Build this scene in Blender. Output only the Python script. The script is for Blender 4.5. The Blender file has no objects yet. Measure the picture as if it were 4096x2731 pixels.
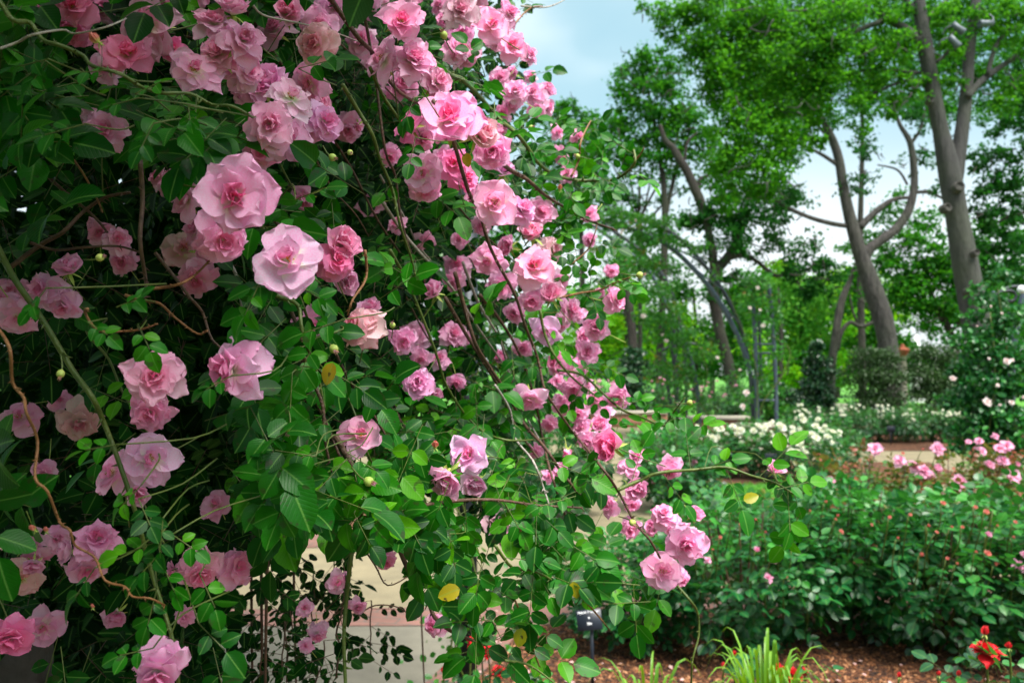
import bpy, math
import numpy as np
from mathutils import Vector, Matrix
R = np.random.default_rng(7)
sc = bpy.context.scene
col = sc.collection
rad = math.radians

# ------------------------------------------------------------------ camera
F, CX, CY = 3186.0, 2048.0, 1365.5
CAMZ, TH = 1.6, math.atan((1480-1365.5)/3186.0)
cam = bpy.data.cameras.new('camera'); camo = bpy.data.objects.new('camera', cam); col.objects.link(camo)
camo.location = (0, 0, CAMZ); camo.rotation_euler = (math.pi/2+TH, 0, 0)
cam.lens = 28; cam.sensor_width = 36; cam.clip_start = .05; cam.clip_end = 500
cam.dof.use_dof = True; cam.dof.focus_distance = 1.05; cam.dof.aperture_fstop = 7.1
sc.camera = camo
_r = np.array([1., 0, 0]); _f = np.array([0, math.cos(TH), math.sin(TH)]); _u = np.array([0, -math.sin(TH), math.cos(TH)])
def at(px, py, d):
    """photo position (4096 wide) at forward distance d -> world point"""
    v = _f + (px-CX)/F*_r + (CY-py)/F*_u
    return np.array([0, 0, CAMZ]) + v*(d/v[1])
def unit(v):
    v = np.asarray(v, float); return v/np.maximum(np.linalg.norm(v, axis=-1, keepdims=True), 1e-9)

# ------------------------------------------------------------------ materials
def newmat(name):
    m = bpy.data.materials.new(name); m.use_nodes = True
    nt = m.node_tree; nt.nodes.clear()
    return m, nt, nt.nodes.new('ShaderNodeOutputMaterial')
class N:
    def __init__(s, nt): s.nt = nt
    def n(s, t, **kw):
        nd = s.nt.nodes.new(t)
        for k, v in kw.items():
            if k.startswith('_'): nd.inputs[int(k[1:])].default_value = v
            else: setattr(nd, k, v)
        return nd
    def l(s, a, b): s.nt.links.new(a, b)
    def attr(s, name): return s.n('ShaderNodeAttribute', attribute_name=name)
    def ramp(s, fac, stops, interp='LINEAR'):
        r = s.n('ShaderNodeValToRGB'); cr = r.color_ramp; cr.interpolation = interp
        while len(cr.elements) < len(stops): cr.elements.new(.5)
        for e, (p, c) in zip(cr.elements, stops): e.position = p; e.color = (*c, 1)
        s.l(fac, r.inputs[0]); return r.outputs[0]
    def mix(s, fac, a, b, mode='MIX'):
        m = s.n('ShaderNodeMix', data_type='RGBA', blend_type=mode)
        for i, v in ((0, fac), (6, a), (7, b)):
            if hasattr(v, 'is_linked') or hasattr(v, 'links'): s.l(v, m.inputs[i])
            elif isinstance(v, (int, float)): m.inputs[i].default_value = v
            else: m.inputs[i].default_value = (*v, 1)
        return m.outputs[2]
    def math(s, op, a, b=None, clamp=False):
        m = s.n('ShaderNodeMath', operation=op, use_clamp=clamp)
        for i, v in ((0, a), (1, b)):
            if v is None: continue
            if hasattr(v, 'links'): s.l(v, m.inputs[i])
            else: m.inputs[i].default_value = v
        return m.outputs[0]
    def noise(s, scale, detail=3, vec=None, rough=.5):
        t = s.n('ShaderNodeTexNoise'); t.inputs['Scale'].default_value = scale; t.inputs['Detail'].default_value = detail
        t.inputs['Roughness'].default_value = rough
        if vec is not None: s.l(vec, t.inputs['Vector'])
        return t.outputs[0]
    def obj(s): return s.n('ShaderNodeTexCoord').outputs['Object']

def leaf_mat(name, stops, rough=.38, trans=.3, tcol=(.25, .55, .03), veins=True, spots=0., spec=.5, under=(.07, .20, .05)):
    m, nt, out = newmat(name); g = N(nt)
    rnd = g.attr('rnd').outputs['Fac']
    c = g.ramp(rnd, stops)
    if veins:
        p = g.n('ShaderNodeSeparateXYZ'); g.l(g.attr('puv').outputs['Vector'], p.inputs[0])
        au = g.math('ABSOLUTE', p.outputs[0])
        mid = g.math('SUBTRACT', 1., g.math('MULTIPLY', au, 16.), True)
        sv = g.math('ADD', g.math('MULTIPLY', p.outputs[1], 9.), g.math('MULTIPLY', au, -4.5))
        sv = g.math('POWER', g.math('ABSOLUTE', g.math('SINE', g.math('MULTIPLY', sv, math.pi))), 10.)
        c = g.mix(g.math('MULTIPLY', g.math('SUBTRACT', 1., sv), .0), c, (.1, .2, .05))
        c = g.mix(g.math('MULTIPLY', sv, -.0), c, (.1, .2, .05))
        side = g.math('SUBTRACT', 1., g.math('MULTIPLY', g.math('SUBTRACT', 1., sv), 1.), True)
        c = g.mix(g.math('MULTIPLY', side, .10), c, (.01, .05, .008))
        c = g.mix(g.math('MULTIPLY', mid, .6), c, (.16, .36, .07))
    nz = g.noise(60 if veins else 9, 2, g.obj())
    c = g.mix(.35, c, g.ramp(nz, [(.3, (.55, .6, .5)), (.7, (1.3, 1.3, 1.2))]), 'MULTIPLY')
    if spots > 0:
        n2 = g.noise(75, 2, g.obj())
        f = g.math('MULTIPLY', g.ramp(n2, [(.62, (0, 0, 0)), (.66, (1, 1, 1))]), spots)
        c = g.mix(f, c, (.03, .018, .012))
    geo = g.n('ShaderNodeNewGeometry')
    c = g.mix(g.math('MULTIPLY', geo.outputs['Backfacing'], .30), c, under)
    b = g.n('ShaderNodeBsdfPrincipled'); g.l(c, b.inputs['Base Color']); b.inputs['Roughness'].default_value = rough
    b.inputs['Specular IOR Level'].default_value = spec
    if veins:
        bp = g.n('ShaderNodeBump'); bp.inputs['Strength'].default_value = .2; bp.inputs['Distance'].default_value = .001
        g.l(g.math('SUBTRACT', 1., sv), bp.inputs['Height']); g.l(bp.outputs[0], b.inputs['Normal'])
    t = g.n('ShaderNodeBsdfTranslucent'); tc = g.mix(.55, c, tcol); g.l(tc, t.inputs[0])
    ms = g.n('ShaderNodeMixShader'); ms.inputs[0].default_value = trans
    g.l(b.outputs[0], ms.inputs[1]); g.l(t.outputs[0], ms.inputs[2]); g.l(ms.outputs[0], out.inputs[0])
    return m

def petal_mat(name, deep=(.94, .14, .40), mid=(.99, .40, .70), pale=(.99, .65, .88), base=(.97, .88, .76), trans=.42):
    m, nt, out = newmat(name); g = N(nt)
    p = g.n('ShaderNodeSeparateXYZ'); g.l(g.attr('puv').outputs['Vector'], p.inputs[0])
    rnd = g.attr('rnd').outputs['Fac']
    c = g.mix(g.math('POWER', p.outputs[2], .6), deep, mid)                                   # ring: heart deeper than the outer petals
    nz = g.noise(45, 3, g.obj())
    f = g.math('MULTIPLY', g.math('ADD', g.math('MULTIPLY', rnd, .5), g.ramp(nz, [(.35, (0, 0, 0)), (.7, (.7, .7, .7))])), p.outputs[2])
    c = g.mix(f, c, pale)
    w = g.n('ShaderNodeTexWave', wave_type='BANDS', bands_direction='X'); w.inputs['Scale'].default_value = 2.6; w.inputs['Distortion'].default_value = 2.5
    g.l(g.attr('puv').outputs['Vector'], w.inputs['Vector'])
    c = g.mix(g.math('MULTIPLY', w.outputs['Fac'], .07), c, deep)
    c = g.mix(g.ramp(p.outputs[1], [(.06, (1, 1, 1)), (.36, (0, 0, 0))]), c, base)
    sp = g.noise(230, 1, g.obj())
    c = g.mix(g.math('MULTIPLY', g.ramp(sp, [(.76, (0, 0, 0)), (.80, (1, 1, 1))]), .4), c, (.6, .05, .2))
    oi = g.n('ShaderNodeObjectInfo'); c = g.mix(1., c, oi.outputs['Color'], 'MULTIPLY')
    b = g.n('ShaderNodeBsdfPrincipled'); g.l(c, b.inputs['Base Color']); b.inputs['Roughness'].default_value = .55
    b.inputs['Specular IOR Level'].default_value = .3
    b.inputs['Sheen Weight'].default_value = .15
    t = g.n('ShaderNodeBsdfTranslucent'); g.l(c, t.inputs[0])
    ms = g.n('ShaderNodeMixShader'); ms.inputs[0].default_value = trans
    g.l(b.outputs[0], ms.inputs[1]); g.l(t.outputs[0], ms.inputs[2]); g.l(ms.outputs[0], out.inputs[0])
    return m

def plain(name, c1, c2=None, scale=20, rough=.7, bump=0., bscale=None, metal=0., spec=.5):
    m, nt, out = newmat(name); g = N(nt)
    b = g.n('ShaderNodeBsdfPrincipled'); b.inputs['Roughness'].default_value = rough; b.inputs['Metallic'].default_value = metal
    b.inputs['Specular IOR Level'].default_value = spec
    o = g.obj()
    if c2 is None: b.inputs['Base Color'].default_value = (*c1, 1)
    else: g.l(g.ramp(g.noise(scale, 5, o, .6), [(.32, c1), (.68, c2)]), b.inputs['Base Color'])
    if bump:
        bp = g.n('ShaderNodeBump'); bp.inputs['Strength'].default_value = bump; bp.inputs['Distance'].default_value = .02
        g.l(g.noise(bscale or scale*3, 4, o), bp.inputs['Height']); g.l(bp.outputs[0], b.inputs['Normal'])
    g.l(b.outputs[0], out.inputs[0]); return m

def bark_mat(name, c1, c2, sc_=4., ridge=1.):
    m, nt, out = newmat(name); g = N(nt)
    mp = g.n('ShaderNodeMapping'); mp.inputs['Scale'].default_value = (sc_*3, sc_*3, sc_*.6); g.l(g.obj(), mp.inputs[0])
    n1 = g.noise(1.6, 6, mp.outputs[0], .65)
    c = g.ramp(n1, [(.3, c1), (.68, c2)])
    n3 = g.noise(1.1, 4, g.obj())
    c = g.mix(g.ramp(n3, [(.45, (0, 0, 0)), (.7, (.5, .5, .5))]), c, (.05, .065, .035))
    b = g.n('ShaderNodeBsdfPrincipled'); b.inputs['Roughness'].default_value = .9; g.l(c, b.inputs['Base Color'])
    bp = g.n('ShaderNodeBump'); bp.inputs['Strength'].default_value = 1.*ridge; bp.inputs['Distance'].default_value = .12
    g.l(n1, bp.inputs['Height']); g.l(bp.outputs[0], b.inputs['Normal']); g.l(b.outputs[0], out.inputs[0])
    return m

def brick_mat(name, c1, c2, mortar, scale, bw=.5, rh=.25, msz=.02, rot=0, face='XY'):
    m, nt, out = newmat(name); g = N(nt)
    o = g.obj()
    if face == 'XZ':
        s = g.n('ShaderNodeSeparateXYZ'); g.l(o, s.inputs[0]); cb = g.n('ShaderNodeCombineXYZ')
        g.l(g.math('ADD', s.outputs[0], s.outputs[1]), cb.inputs[0]); g.l(s.outputs[2], cb.inputs[1]); o2 = cb.outputs[0]
    else: o2 = o
    mp = g.n('ShaderNodeMapping'); mp.inputs['Rotation'].default_value = (0, 0, rot); g.l(o2, mp.inputs[0])
    t = g.n('ShaderNodeTexBrick'); g.l(mp.outputs[0], t.inputs['Vector'])
    t.inputs['Color1'].default_value = (*c1, 1); t.inputs['Color2'].default_value = (*c2, 1); t.inputs['Mortar'].default_value = (*mortar, 1)
    t.inputs['Scale'].default_value = scale; t.inputs['Mortar Size'].default_value = msz; t.inputs['Brick Width'].default_value = bw; t.inputs['Row Height'].default_value = rh
    c = g.mix(.5, t.outputs[0], g.ramp(g.noise(9, 5, g.obj()), [(.3, (.6, .6, .6)), (.7, (1.25, 1.2, 1.2))]), 'MULTIPLY')
    b = g.n('ShaderNodeBsdfPrincipled'); b.inputs['Roughness'].default_value = .85; g.l(c, b.inputs['Base Color'])
    bp = g.n('ShaderNodeBump'); bp.inputs['Strength'].default_value = .5; bp.inputs['Distance'].default_value = .005; bp.invert = True
    g.l(t.outputs['Fac'], bp.inputs['Height']); g.l(bp.outputs[0], b.inputs['Normal'])
    g.l(b.outputs[0], out.inputs[0]); return m

M = {}
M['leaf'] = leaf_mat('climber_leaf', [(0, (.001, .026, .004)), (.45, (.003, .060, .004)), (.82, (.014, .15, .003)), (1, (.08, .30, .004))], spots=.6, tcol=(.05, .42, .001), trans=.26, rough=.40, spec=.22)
M['leafdark'] = leaf_mat('shaded_climber_leaf', [(0, (.001, .014, .003)), (.6, (.0015, .026, .003)), (1, (.005, .055, .003))], spots=.4, tcol=(.012, .12, .001), trans=.2, rough=.6, spec=.08)  # darker copy of the climber leaf, the hollow's shade put into the colour
M['yleaf'] = leaf_mat('yellow_leaf', [(0, (.32, .20, .01)), (.6, (.38, .36, .01)), (1, (.16, .28, .015))], spots=1., tcol=(.7, .5, .02), trans=.3)
M['bushleaf'] = leaf_mat('bush_leaf', [(0, (.002, .045, .014)), (.6, (.007, .105, .024)), (1, (.035, .225, .022))], tcol=(.08, .48, .03), trans=.22, rough=.36, spec=.45)
M['redleaf'] = leaf_mat('new_bush_leaf', [(0, (.006, .06, .012)), (.40, (.025, .15, .02)), (.58, (.07, .16, .02)), (.68, (.14, .04, .015)), (1, (.22, .025, .015))], tcol=(.3, .35, .04), trans=.25)
M['whiteleaf'] = leaf_mat('white_rose_leaf', [(0, (.004, .05, .015)), (.6, (.012, .12, .026)), (1, (.05, .25, .03))], tcol=(.15, .45, .05), trans=.22, veins=False)
M['holly'] = leaf_mat('holly_leaf', [(0, (.004, .030, .012)), (1, (.012, .065, .022))], tcol=(.03, .15, .02), trans=.1, veins=False, rough=.32)
M['shrub'] = leaf_mat('dark_shrub_leaf', [(0, (.007, .035, .005)), (1, (.03, .085, .010))], tcol=(.06, .16, .02), trans=.15, veins=False, rough=.5)
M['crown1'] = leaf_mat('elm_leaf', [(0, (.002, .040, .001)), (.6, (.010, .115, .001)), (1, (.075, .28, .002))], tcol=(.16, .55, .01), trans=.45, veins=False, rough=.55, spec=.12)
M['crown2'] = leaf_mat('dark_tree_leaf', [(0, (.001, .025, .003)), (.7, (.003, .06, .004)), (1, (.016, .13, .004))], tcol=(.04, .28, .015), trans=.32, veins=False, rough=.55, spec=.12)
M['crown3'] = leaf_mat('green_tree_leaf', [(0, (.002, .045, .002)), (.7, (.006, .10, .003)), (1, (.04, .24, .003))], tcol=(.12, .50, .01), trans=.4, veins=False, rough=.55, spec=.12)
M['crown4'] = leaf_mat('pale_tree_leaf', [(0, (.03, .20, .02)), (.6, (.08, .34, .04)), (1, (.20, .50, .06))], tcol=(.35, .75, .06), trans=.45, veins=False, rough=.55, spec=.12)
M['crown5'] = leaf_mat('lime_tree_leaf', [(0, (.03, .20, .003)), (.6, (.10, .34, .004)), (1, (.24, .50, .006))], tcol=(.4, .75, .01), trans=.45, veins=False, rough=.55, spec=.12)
M['archleaf'] = leaf_mat('arch_rose_leaf', [(0, (.008, .09, .010)), (.6, (.025, .19, .018)), (.9, (.07, .30, .02)), (1, (.22, .10, .02))], tcol=(.2, .6, .03), trans=.35, veins=False)
M['lily'] = leaf_mat('daylily_blade', [(0, (.08, .24, .005)), (1, (.20, .42, .008))], tcol=(.4, .7, .02), trans=.3, veins=False, rough=.45)
M['grass'] = leaf_mat('grass_blade', [(0, (.04, .20, .012)), (1, (.10, .36, .02))], tcol=(.2, .55, .02), trans=.3, veins=False, rough=.6)
M['petal'] = petal_mat('pink_petal')
M['petal_rose'] = petal_mat('bush_pink_petal', deep=(.85, .16, .36), mid=(.90, .36, .60), pale=(.95, .68, .82), base=(.9, .6, .6))
M['petal_coral'] = petal_mat('coral_petal', deep=(.75, .10, .10), mid=(.80, .26, .22), pale=(.88, .50, .38), base=(.7, .7, .2))
M['petal_white'] = petal_mat('white_petal', deep=(.80, .82, .45), mid=(.90, .90, .76), pale=(.95, .95, .92), base=(.7, .8, .25))
M['petal_blush'] = petal_mat('blush_petal', deep=(.9, .55, .55), mid=(.93, .78, .76), pale=(.95, .92, .92), base=(.9, .8, .6))
M['petal_red'] = petal_mat('red_petal', deep=(.35, .003, .006), mid=(.75, .008, .015), pale=(.85, .02, .04), base=(.5, .01, .01), trans=.15)
M['stamen'] = plain('stamen', (.75, .38, .02), (.45, .16, .01), 300)
M['wither'] = plain('withered', (.35, .20, .05), (.55, .22, .38), 90, .9)
M['sepal'] = plain('sepal', (.25, .40, .06), (.45, .50, .12), 60, .6)
M['cane_g'] = plain('green_cane', (.045, .085, .010), (.09, .12, .016), 40, .5, .2)
M['cane_b'] = plain('brown_cane', (.045, .022, .014), (.11, .055, .03), 60, .6, .3)
M['cane_o'] = plain('tan_twig', (.14, .055, .015), (.26, .12, .04), 60, .6, .3)
M['cane_w'] = plain('dry_twig', (.24, .21, .19), (.42, .38, .34), 80, .8, .3)
M['metal'] = plain('blue_grey_metal', (.045, .062, .092), (.080, .108, .15), 8, .5, 0., None, .3)
M['metal_dark'] = plain('dark_metal', (.015, .020, .028), (.03, .04, .05), 8, .5, 0., None, .3)
M['wood'] = plain('weathered_wood', (.035, .03, .026), (.075, .065, .06), 14, .85, .4)
M['black'] = plain('sign_black', (.006, .011, .020), (.010, .016, .028), 30, .45)
M['lettering'] = plain('sign_lettering', (.75, .78, .82))
M['concrete'] = plain('concrete', (.120, .112, .086), (.170, .158, .120), 5, .9, .35, 160)
M['tan'] = plain('tan_path', (.150, .128, .078), (.215, .182, .108), 3, .95, .3, 120)
M['stone'] = plain('pale_stone', (.30, .28, .22), (.40, .37, .30), 6, .85, .2)
M['terra'] = plain('terracotta', (.22, .05, .02), (.32, .09, .04), 9, .8)
M['whitep'] = plain('white_paint', (.78, .80, .80), (.84, .85, .85), 4, .6)
M['lamp'] = plain('grey_fixture', (.06, .08, .10), (.10, .12, .14), 4, .5, 0, None, .4)
M['bark1'] = bark_mat('smooth_bark', (.019, .019, .020), (.056, .054, .054), 1.6, .7)
M['bark2'] = bark_mat('rough_bark', (.018, .017, .017), (.085, .078, .074), 2.5, 1.)
M['barkd'] = bark_mat('dark_bark', (.010, .009, .008), (.04, .031, .026), 2.5, 1.)
M['brick_edge'] = brick_mat('brick_paving', (.15, .072, .055), (.20, .100, .078), (.10, .085, .07), 2.4, .5, .25, .015, rad(12))
M['brick_wall'] = brick_mat('brick_wall', (.24, .085, .045), (.34, .13, .07), (.36, .28, .22), 2.4, .5, .18, .018, 0, 'XZ')
def mulch_mat():
    m, nt, out = newmat('mulch'); g = N(nt)
    v = g.n('ShaderNodeTexVoronoi', feature='F1'); v.inputs['Scale'].default_value = 55; g.l(g.obj(), v.inputs['Vector'])
    cs = g.n('ShaderNodeSeparateColor'); g.l(v.outputs['Color'], cs.inputs[0])
    c = g.ramp(cs.outputs[0], [(0, (.018, .008, .004)), (.5, (.09, .030, .010)), (.85, (.18, .070, .024)), (1, (.30, .15, .07))])
    c = g.mix(.7, c, g.ramp(g.noise(3, 3, g.obj()), [(.3, (.5, .45, .45)), (.7, (1.2, 1.1, 1.))]), 'MULTIPLY')
    b = g.n('ShaderNodeBsdfPrincipled'); b.inputs['Roughness'].default_value = .95; g.l(c, b.inputs['Base Color'])
    bp = g.n('ShaderNodeBump'); bp.inputs['Distance'].default_value = .02; g.l(v.outputs['Distance'], bp.inputs['Height']); g.l(bp.outputs[0], b.inputs['Normal'])
    g.l(b.outputs[0], out.inputs[0]); return m
M['mulch'] = mulch_mat()
M['chip'] = None
def chip_mat():
    m, nt, out = newmat('bark_chip'); g = N(nt)
    c = g.ramp(g.attr('rnd').outputs['Fac'], [(0, (.015, .006, .003)), (.5, (.10, .034, .011)), (.85, (.24, .09, .03)), (1, (.42, .22, .11))])
    b = g.n('ShaderNodeBsdfPrincipled'); b.inputs['Roughness'].default_value = .9; g.l(c, b.inputs['Base Color']); g.l(b.outputs[0], out.inputs[0]); return m
M['chip'] = chip_mat()
def lawn_mat():
    m, nt, out = newmat('lawn'); g = N(nt)
    c = g.ramp(g.noise(25, 5, g.obj(), .7), [(.3, (.03, .14, .012)), (.7, (.09, .30, .02))])
    b = g.n('ShaderNodeBsdfPrincipled'); b.inputs['Roughness'].default_value = .95; g.l(c, b.inputs['Base Color']); g.l(b.outputs[0], out.inputs[0]); return m
M['lawn'] = lawn_mat()

# ------------------------------------------------------------------ mesh tools
class Buf:
    def __init__(s): s.V = []; s.L = []; s.S = []; s.MI = []; s.P = []; s.Rn = []; s.nv = 0; s.mats = []
    def mi(s, mat):
        if mat not in s.mats: s.mats.append(mat)
        return s.mats.index(mat)
    def raw(s, V, loops, sizes, mat, puv=None, rnd=0.5):
        V = np.asarray(V, float).reshape(-1, 3); n = len(V)
        s.V.append(V); s.L.append(np.asarray(loops, np.int64)+s.nv); s.S.append(np.asarray(sizes, np.int64))
        s.MI.append(np.full(len(sizes), s.mi(mat))); s.P.append(np.zeros((n, 3)) if puv is None else np.asarray(puv, float))
        s.Rn.append(np.full(n, rnd) if np.isscalar(rnd) else np.asarray(rnd, float)); s.nv += n
    def inst(s, proto, T, X, Y, Z, mat, rnd=None):
        """proto=(V,loops,sizes,puv); T (n,3); X,Y,Z (n,3) scaled axes"""
        V, loops, sizes, puv = proto[:4]; n, k = len(T), len(V)
        if n == 0: return
        W = T[:, None]+V[None, :, 0:1]*X[:, None]+V[None, :, 1:2]*Y[:, None]+V[None, :, 2:3]*Z[:, None]
        if rnd is None: rnd = R.random(n)
        off = (np.arange(n)*k)[:, None]
        s.raw(W.reshape(-1, 3), (loops[None]+off).ravel(), np.tile(sizes, n), mat, np.tile(puv, (n, 1)), np.repeat(rnd, k))
    def tube(s, P, r, mat, sides=6, smooth=3, rnd=.5, cap=True):
        P = np.asarray(P, float); r = np.broadcast_to(np.asarray(r, float), (len(P),)).copy()
        if smooth > 1 and len(P) > 2:
            Q, q = [], []
            for i in range(len(P)-1):
                a, b, c, d = P[max(i-1, 0)], P[i], P[i+1], P[min(i+2, len(P)-1)]
                for t in np.arange(smooth)/smooth:
                    Q.append(.5*((2*b)+(c-a)*t+(2*a-5*b+4*c-d)*t*t+(3*b-a-3*c+d)*t**3)); q.append(r[i]*(1-t)+r[i+1]*t)
            Q.append(P[-1]); q.append(r[-1]); P = np.array(Q); r = np.array(q)
        n = len(P); T = unit(np.gradient(P, axis=0))
        ref = np.array([0., 0, 1]) if abs(T[0][2]) < .9 else np.array([1., 0, 0])
        A = unit(np.cross(T[0], ref)); As = []
        for i in range(n):
            A = unit(A-T[i]*np.dot(A, T[i])); As.append(A)
        As = np.array(As); B = np.cross(T, As)
        an = np.arange(sides)*2*math.pi/sides
        V = P[:, None]+r[:, None, None]*(np.cos(an)[None, :, None]*As[:, None]+np.sin(an)[None, :, None]*B[:, None])
        i, j = np.meshgrid(np.arange(n-1), np.arange(sides), indexing='ij'); j2 = (j+1) % sides
        fc = np.stack([i*sides+j, i*sides+j2, (i+1)*sides+j2, (i+1)*sides+j], -1).reshape(-1, 4)
        loops = list(fc.ravel()); sizes = [4]*len(fc)
        if cap: loops += list(range(sides))[::-1]+list(range((n-1)*sides, n*sides)); sizes += [sides, sides]
        s.raw(V.reshape(-1, 3), loops, sizes, mat, None, rnd)
    def box(s, c, size, mat, rz=0, bevel=0.):
        x, y, z = np.array(size)/2
        b = min(bevel, x, y, z)
        if b > 0:
            ring = np.array([(-x+b, -y), (x-b, -y), (x, -y+b), (x, y-b), (x-b, y), (-x+b, y), (-x, y-b), (-x, -y+b)])
            V = []
            for zz, k in ((-z, b), (-z+b, 0), (z-b, 0), (z, b)):
                for q in ring: V.append((q[0]*(1-k/x), q[1]*(1-k/y), zz))
            loops, sizes = [], []
            for l in range(3):
                for i in range(8):
                    j = (i+1) % 8; loops += [l*8+i, l*8+j, (l+1)*8+j, (l+1)*8+i]; sizes.append(4)
            loops += list(range(8))[::-1]+list(range(24, 32)); sizes += [8, 8]
        else:
            V = [(a*x, b_*y, c_*z) for c_ in (-1, 1) for (a, b_) in ((-1, -1), (1, -1), (1, 1), (-1, 1))]
            loops = [3, 2, 1, 0, 4, 5, 6, 7, 0, 1, 5, 4, 1, 2, 6, 5, 2, 3, 7, 6, 3, 0, 4, 7]; sizes = [4]*6
        V = np.array(V, float); cs, sn = math.cos(rz), math.sin(rz)
        V[:, :2] = V[:, :2]@np.array([[cs, sn], [-sn, cs]]); s.raw(V+np.array(c), loops, sizes, mat)
    def lathe(s, prof, c, mat, sides=20):
        an = np.arange(sides)*2*math.pi/sides; prof = np.array(prof, float)
        V = np.stack([prof[:, None, 0]*np.cos(an), prof[:, None, 0]*np.sin(an), np.repeat(prof[:, 1:2], sides, 1)], -1).reshape(-1, 3)+np.array(c)
        n = len(prof); loops, sizes = [], []
        for i in range(n-1):
            for j in range(sides):
                k = (j+1) % sides; loops += [i*sides+j, i*sides+k, (i+1)*sides+k, (i+1)*sides+j]; sizes.append(4)
        s.raw(V, loops, sizes, mat)
    def poly(s, pts, z, mat):
        s.raw([(p[0], p[1], z) for p in pts], list(range(len(pts))), [len(pts)], mat)
    def mesh(s, name, smooth=True):
        me = bpy.data.meshes.new(name)
        V = np.concatenate(s.V); L = np.concatenate(s.L); S = np.concatenate(s.S)
        me.vertices.add(len(V)); me.vertices.foreach_set('co', V.astype(np.float32).ravel())
        me.loops.add(len(L)); me.loops.foreach_set('vertex_index', L.astype(np.int32))
        me.polygons.add(len(S)); me.polygons.foreach_set('loop_start', np.concatenate([[0], np.cumsum(S)[:-1]]).astype(np.int32))
        me.polygons.foreach_set('material_index', np.concatenate(s.MI).astype(np.int32))
        a = me.attributes.new('puv', 'FLOAT_VECTOR', 'POINT'); a.data.foreach_set('vector', np.concatenate(s.P).astype(np.float32).ravel())
        a = me.attributes.new('rnd', 'FLOAT', 'POINT'); a.data.foreach_set('value', np.concatenate(s.Rn).astype(np.float32))
        for m in s.mats: me.materials.append(m)
        me.update(calc_edges=True)
        if smooth: me.polygons.foreach_set('use_smooth', np.ones(len(S), bool))
        return me
    def obj(s, name, parent=None, smooth=True, **kw):
        return link(name, s.mesh(name, smooth), parent, **kw)
def link(name, data, parent=None, **kw):
    o = bpy.data.objects.new(name, data); col.objects.link(o)
    if parent is not None: o.parent = parent
    for k, v in kw.items(): o[k] = v
    return o
def thing(name, label, cat, loc=(0, 0, 0), group=None, rz=0, scale=1):
    o = bpy.data.objects.new(name, None); col.objects.link(o); o.location = [float(v) for v in loc]; o.rotation_euler = (0, 0, rz)
    o.scale = (scale,)*3 if np.isscalar(scale) else scale; o.empty_display_size = .1
    o['label'] = label; o['category'] = cat
    if group: o['group'] = group
    return o
def keep(o, root):
    """parent o (built in world space) under a root that stands elsewhere, unrotated and unscaled"""
    o.parent = root; o.location = Vector(o.location)-root.location; return o

# protos: (V, loops, sizes, puv)
def leaf_proto(rows=5, fold=.16, bend=.14, width=.70, serr=0.):
    V, P = [], []
    vs = np.linspace(0, 1, rows+1)
    for v in vs:
        w = width/2*(math.sin(math.pi*min(1, v**.84))**.66 if 0 < v < 1 else 0.)
        z = -bend*v*v
        for u in (-1, -.5, 0, .5, 1):
            ww = w*(1+serr*((int(round(v*rows)) % 2)*2-1)) if abs(u) == 1 else w
            V.append((u*ww, v, z+fold*abs(u)*w*2*.6)); P.append((u*w*2, v, 0))
    loops, sizes = [], []
    for i in range(rows):
        for j in range(4):
            a = i*5+j; q = [a, a+1, a+6, a+5]
            if i == 0: q = [a, a+6, a+5] if True else q
            elif i == rows-1: q = [a, a+1, a+5]
            loops += q; sizes.append(len(q))
    return np.array(V), np.array(loops), np.array(sizes), np.array(P, float)
LEAF = leaf_proto(8, serr=.035); LEAFB = leaf_proto(7, .26, .34, .76, .04); LEAFM = leaf_proto(4)
def q4():
    V = np.array([(0, 0, 0), (.32, .45, .08), (0, 1, 0), (-.32, .45, .08)]); return V, np.array([0, 1, 2, 3]), np.array([4]), np.array([(0, 0, 0), (.6, .5, 0), (0, 1, 0), (-.6, .5, 0)], float)
DIA = q4()
def stickp():
    a = [(math.cos(t), math.sin(t)) for t in (0, 2.094, 4.189)]
    V = [(x, 0, z) for x, z in a]+[(x, 1, z) for x, z in a]
    return np.array(V, float), np.array([0, 1, 4, 3, 1, 2, 5, 4, 2, 0, 3, 5]), np.array([4, 4, 4]), np.zeros((6, 3))
STICK = stickp()
def frames(D, Nn):
    D = unit(D); X = unit(np.cross(D, Nn)); Z = np.cross(X, D); return X, D, Z
def put_leaves(buf, proto, T, D, Nn, L, mat, rnd=None, wid=1.):
    X, Y, Z = frames(D, Nn); L = np.asarray(L)[:, None]
    buf.inst(proto, T, X*L*wid, Y*L, Z*L, mat, rnd)
def sticks(buf, A, B, r, mat):
    A = np.asarray(A); B = np.asarray(B); D = B-A; ln = np.linalg.norm(D, axis=1, keepdims=True)
    X, Y, Z = frames(D, R.normal(size=D.shape)+.01); r = np.asarray(r).reshape(-1, 1) if not np.isscalar(r) else r
    buf.inst(STICK, A, X*r, Y*ln, Z*r, mat, np.full(len(A), .5))
CLEAR = [(2262, 2395, 2440, 2560, 3.9, 1.), (1230, 2290, 1640, 2731, 1.7, .6), (1850, 2510, 2050, 2731, 2.8, .85)]     # gaps in the climber: the plant label, the walk
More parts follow.
